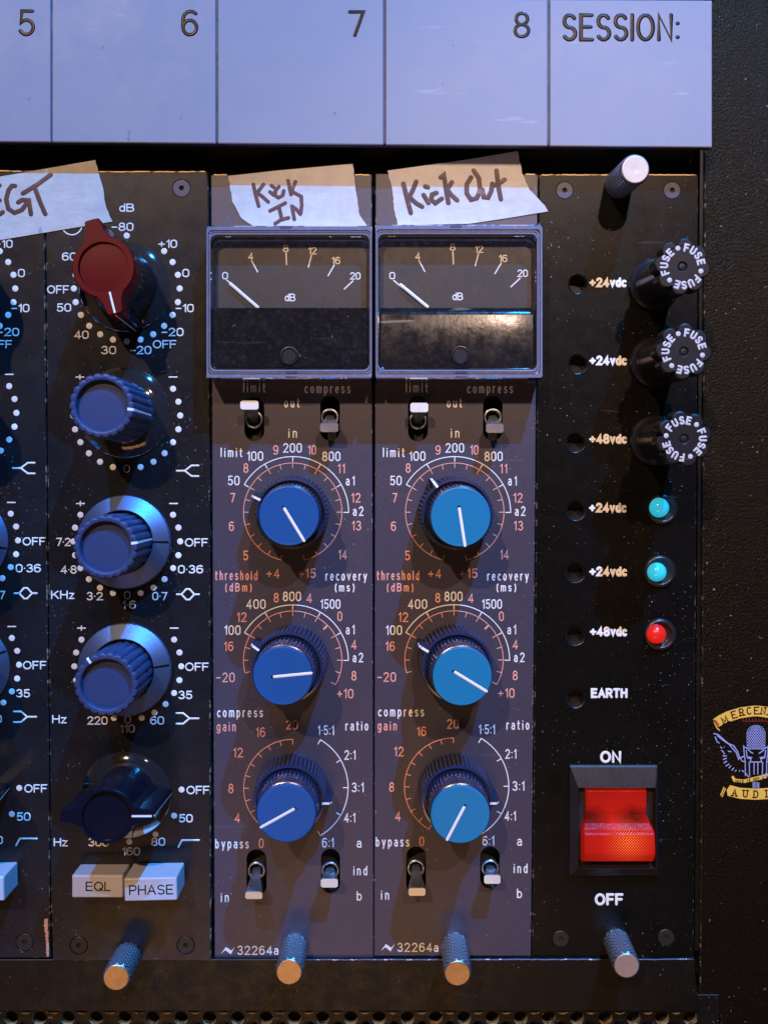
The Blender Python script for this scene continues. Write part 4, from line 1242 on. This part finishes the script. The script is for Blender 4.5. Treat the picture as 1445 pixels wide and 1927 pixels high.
def fuse(base, top, h, rot):
    B = G(*base, 0); T = G(*top, h); L = (T - B).length / S
    m4 = axis_matrix(B, T, radians(rot))
    def lob(a, r, z):
        if z < L - 42 or r < 38: return 0
        c = abs(sin((a) * 4))           # eight lobes
        return -r * .30 * (1 - c ** .5)
    mb = MB()
    lathe(mb, [(47, 0), (47, 8), (45, 11), (38, 12), (37, 30), (35, L - 60), (36, L - 48)], 96, 0, cap_end=False)
    fh = mb.build('fuse_holder', M['black_plastic'], psu, m4, smooth=True)
    mb = MB()
    lathe(mb, [(36, L - 48), (46, L - 38), (48.5, L - 34), (48.5, L - 5), (47.5, L - 1.5), (45, L), (36, L), (33, L - .4), (9, L - .4), (7.5, L - 1.4), (6.5, L - 3), (5, L - 1.6), (2, L - 1.2)], 160, 0, lob)
    mb.build('fuse_cap', M['cap_black'], fh, m4, smooth=False)
    # FUSE . FUSE . FUSE round the face
    lines = []
    for k in range(3):
        a0 = 120 * k
        lines.append([(31.5 * sin(radians(a0)), 31.5 * cos(radians(a0))), (31.6 * sin(radians(a0)), 31.6 * cos(radians(a0)))])
    mb = MB()
    fl = lambda x, y, hh: Vector((x, y, L + .1 + hh))
    dome_strokes(mb, lines, 4.2, 0, .5, f=fl)
    let = []
    for k in range(3):
        for ch, off in zip('FUSE', (27, 49, 71, 93)):
            a = radians(120 * k + off)
            ux, uy = sin(a), cos(a)
            cx_, cy_ = ux * 31.5, uy * 31.5
            g = gw(ch)
            for l in GL[ch]:
                let.append([(cx_ + (px - g / 2) * 11.0 * uy + (py - .5) * 11.0 * ux, cy_ - (px - g / 2) * 11.0 * ux + (py - .5) * 11.0 * uy) for px, py in l])
    dome_strokes(mb, let, 1.75, 0, .5, f=fl)
    mb.build('lettering', M['fuse_print'], fh, m4, smooth=True)
M['cap_black'] = paint('hazy_black_fuse_cap', (.008, .008, .012), .42, .4, bump=.2, dust=.06, spec=.35)
M['fuse_print'] = paint('fuse_white_print', (.50, .50, .56), .5, .06, bump=0)
fuse((1229, 537), (1284, 501.5), 182, -16)
fuse((1231, 683), (1286.5, 661.5), 182, -19)
fuse((1231, 829), (1287, 826), 182, -80)

def indicator(bc, r, lens, lr, mat):
    B = G(bc[0], bc[1], 0); m4 = axis_matrix(B, B + Vector((0, -1, 0)))
    mb = MB(); lathe(mb, [(r, 0), (r, 3), (r - 2, 6), (r - 6, 7.5), (r - 9, 6), (r - 10, 2)], 48, cap_end=True)
    o = mb.build('indicator_lamp', M['black_plastic'], psu, m4, smooth=True)
    B2 = G(lens[0], lens[1], 14); m5 = axis_matrix(B2, B2 + Vector((0, -1, 0)))
    mb = MB()
    lathe(mb, [(lr * cos(radians(a)), lr * .8 * sin(radians(a)) - 6) for a in (-30, 0, 15, 30, 45, 60, 72, 83)], 32)
    mb.build('lens', M[mat], o, m5, smooth=True)
indicator((1245, 959), 29, (1241, 955.5), 18.5, 'lamp_cyan')
indicator((1240, 1075.5), 31, (1236.5, 1077), 18, 'lamp_cyan')
indicator((1241, 1194), 31, (1235.5, 1194), 18.5, 'lamp_red')

# rocker switch
def PZ(x, y, hh, href=24): p = G(x, y, href); return Vector((p.x, -hh * S, p.z))
mb = MB()
o_ = rrect(1074, 1445, 1241.5, 1655, 2, 2); o2 = rrect(1075.5, 1448, 1240, 1653, 2, 2); i_ = rrect(1088, 1483, 1234, 1636, 2, 2)
loft(mb, [[PZ(*q, .5) for q in o_], [PZ(*q, 8) for q in o_], [PZ(*q, 10) for q in o2], [PZ(*q, 22) for q in i_], [PZ(*q, 2) for q in i_]], 0, cap_end=True)
rk = mb.build('rocker_switch', M['bezel_black'] if 'bezel_black' in M else paint('satin_black_bezel', (.018, .017, .020), .38, .2, bump=.3, dust=.1, spec=.25), psu)
mb = MB()
prof = [(1489, 3, 0), (1490.5, 15, 0), (1493, 16, 1), (1536, 12, 2), (1552, 16, 5), (1561, 25, 6), (1565, 31, 6), (1568, 34, 6), (1600, 38, 3), (1604, 37, 2), (1620, 25, 0), (1623, 18, 0), (1625, 3, 0)]
rows = []
for y, hh, ins in prof:
    e_ = 8 if y < 1540 else (3 if y < 1556 else 0)
    xs_ = (1096.5 + e_, 1099 + e_, 1226 - e_ * 1.3, 1229 - e_ * 1.3)
    rows.append([PZ(xs_[0], y, 2), PZ(xs_[0], y, hh - 2), PZ(xs_[1], y, hh), PZ(xs_[2], y, hh), PZ(xs_[3], y, hh - 2), PZ(xs_[3], y, 2)])
loft(mb, rows, 0, cap_end=False, closed=False)
mb.build('rocker', M['rocker'], rk, smooth=False)
M['face_lit'] = paint('lit_turned_end', (.60, .55, .54), .45, .15, metallic=.5, bump=.4, bscale=700)  # same turned end, its pale bright reflection put into the colour
thumb_screw(1163, 347, 1195, 318.5, 112, psu, r=26.5, face='face_lit')
M['face_dim'] = paint('dim_lit_end_metal', (.50, .38, .34), .5, .25, metallic=.7, bump=.5, bscale=700)  # same turned end, its weaker pinkish reflection put into the colour
thumb_screw(1159, 1770, 1178.6, 1817.5, 98, psu, r=25, face='face_dim')

# ------------------------------------------------------------------ masking tape labels
def torn(a, b, n, amp):
    out = []
    for i in range(n + 1):
        t = i / n
        j = 0 if i in (0, n) else random.uniform(-amp, amp)
        out.append((a[0] + (b[0] - a[0]) * t + j, a[1] + (b[1] - a[1]) * t + j * .2))
    return out
def tape(corn, h, label, lines, sw):
    pts = []
    for seg in corn:
        if len(seg) == 2: pts.append(seg)
        else: pts += torn(seg[0], seg[1], seg[2], seg[3])[:-1]
    mb = MB(); sheet(mb, pts, [], h, 1.1, 0, None, .25)
    t = mb.build('masking_tape', M['tape'])
    tag(t, label, 'masking tape', 'hand lettered masking tape labels')
    mb = MB(); dome_strokes(mb, lines, sw / 2 + .35, h + .12, .14)
    mb.build('handwriting', M['ink'], t, smooth=True)
    return t
tape([(-190, 362), (-60, 343), (180, 301), ((180, 301), (192, 345), 6, .8), ((192, 345), (200, 388), 6, 1.2), ((200, 388), (212, 417), 5, 1.5), (212, 417), (120, 432), (0, 452), (-190, 486)],
     h=13, label='wide torn masking tape marked EGT across the two charcoal modules',
     lines=[[(29, 350), (23, 350), (17, 358), (12.5, 375), (16.6, 393), (28, 400.5), (42, 395), (50, 384)], [(35, 381), (42, 376.5), (55, 377), (59, 403)],
            [(44, 364), (70, 348), (96, 329)], [(66, 353), (76, 380), (86, 403)],
            [(-30, 352), (-22, 402)], [(-28, 354), (0, 349)], [(-25, 380), (0, 377)], [(-22, 407), (1, 403), (6, 399)]], sw=8.2)
tape([(430, 331), (520, 321), (664, 308), ((664, 308), (668, 345), 8, .7), ((668, 345), (677, 405), 9, 1.0), ((677, 405), (691, 424), 4, 1.0), (691, 426), (478, 426),
      ((478, 426), (455, 411), 4, 1.2), ((455, 411), (437, 379), 6, 1.5), ((437, 379), (430, 331), 7, 1.2)],
     h=2.2, label='short masking tape marked Kick IN above the meter under number 7',
     lines=[[(477, 347), (481, 366), (487, 388)], [(496, 347), (484, 363), (494, 370), (505, 380)], [(511, 349), (515, 352)],
            [(508, 361), (514, 366), (519, 359)], [(525, 351), (518, 359), (518, 368), (524, 372), (532, 368), (534, 359)],
            [(542, 340), (548, 366)], [(556, 342), (549, 360), (558, 365), (567, 370), (568, 385), (566, 402)], [(549.5, 388), (559, 395), (565, 403)], [(549.5, 388), (554, 413)],
            [(508, 397), (537, 382)], [(525, 389), (530, 411)], [(518, 421), (528, 414), (543, 410)]], sw=6.6)
tape([(729, 321), (794, 312), (880, 300), (974, 284), ((974, 284), (982, 326), 7, .9), ((982, 326), (996, 357), 6, 1.2), ((996, 357), (1029, 392), 6, 1.5), (1031, 398),
      (950, 411), (883, 421), (748, 424), ((748, 424), (743, 400), 4, 1.4), ((743, 400), (737, 352), 9, 1.2), ((737, 352), (729, 321), 5, 1.0)],
     h=2.2, label='masking tape marked Kick Out above the meter under number 8',
     lines=[[(759, 346), (766, 375), (773, 401)], [(783, 342), (777, 357), (770, 371), (782, 382), (794, 389)], [(800, 351), (805, 352.5)], [(797, 367), (806, 382)],
            [(821, 363), (813, 366), (811, 376), (819, 382.5), (831, 374)], [(829, 334), (835, 329), (838, 350), (843.5, 382)], [(850, 343), (841, 357), (850, 368), (860, 377)],
            [(886, 334), (878, 347), (878, 364), (886, 376), (897, 373), (903, 358), (901, 336), (891, 321)], [(907, 357), (910, 371), (918, 372), (924, 360), (926, 346)],
            [(934, 321), (937, 348), (942, 375)], [(926, 350), (938, 346), (949, 338)]], sw=8.4)
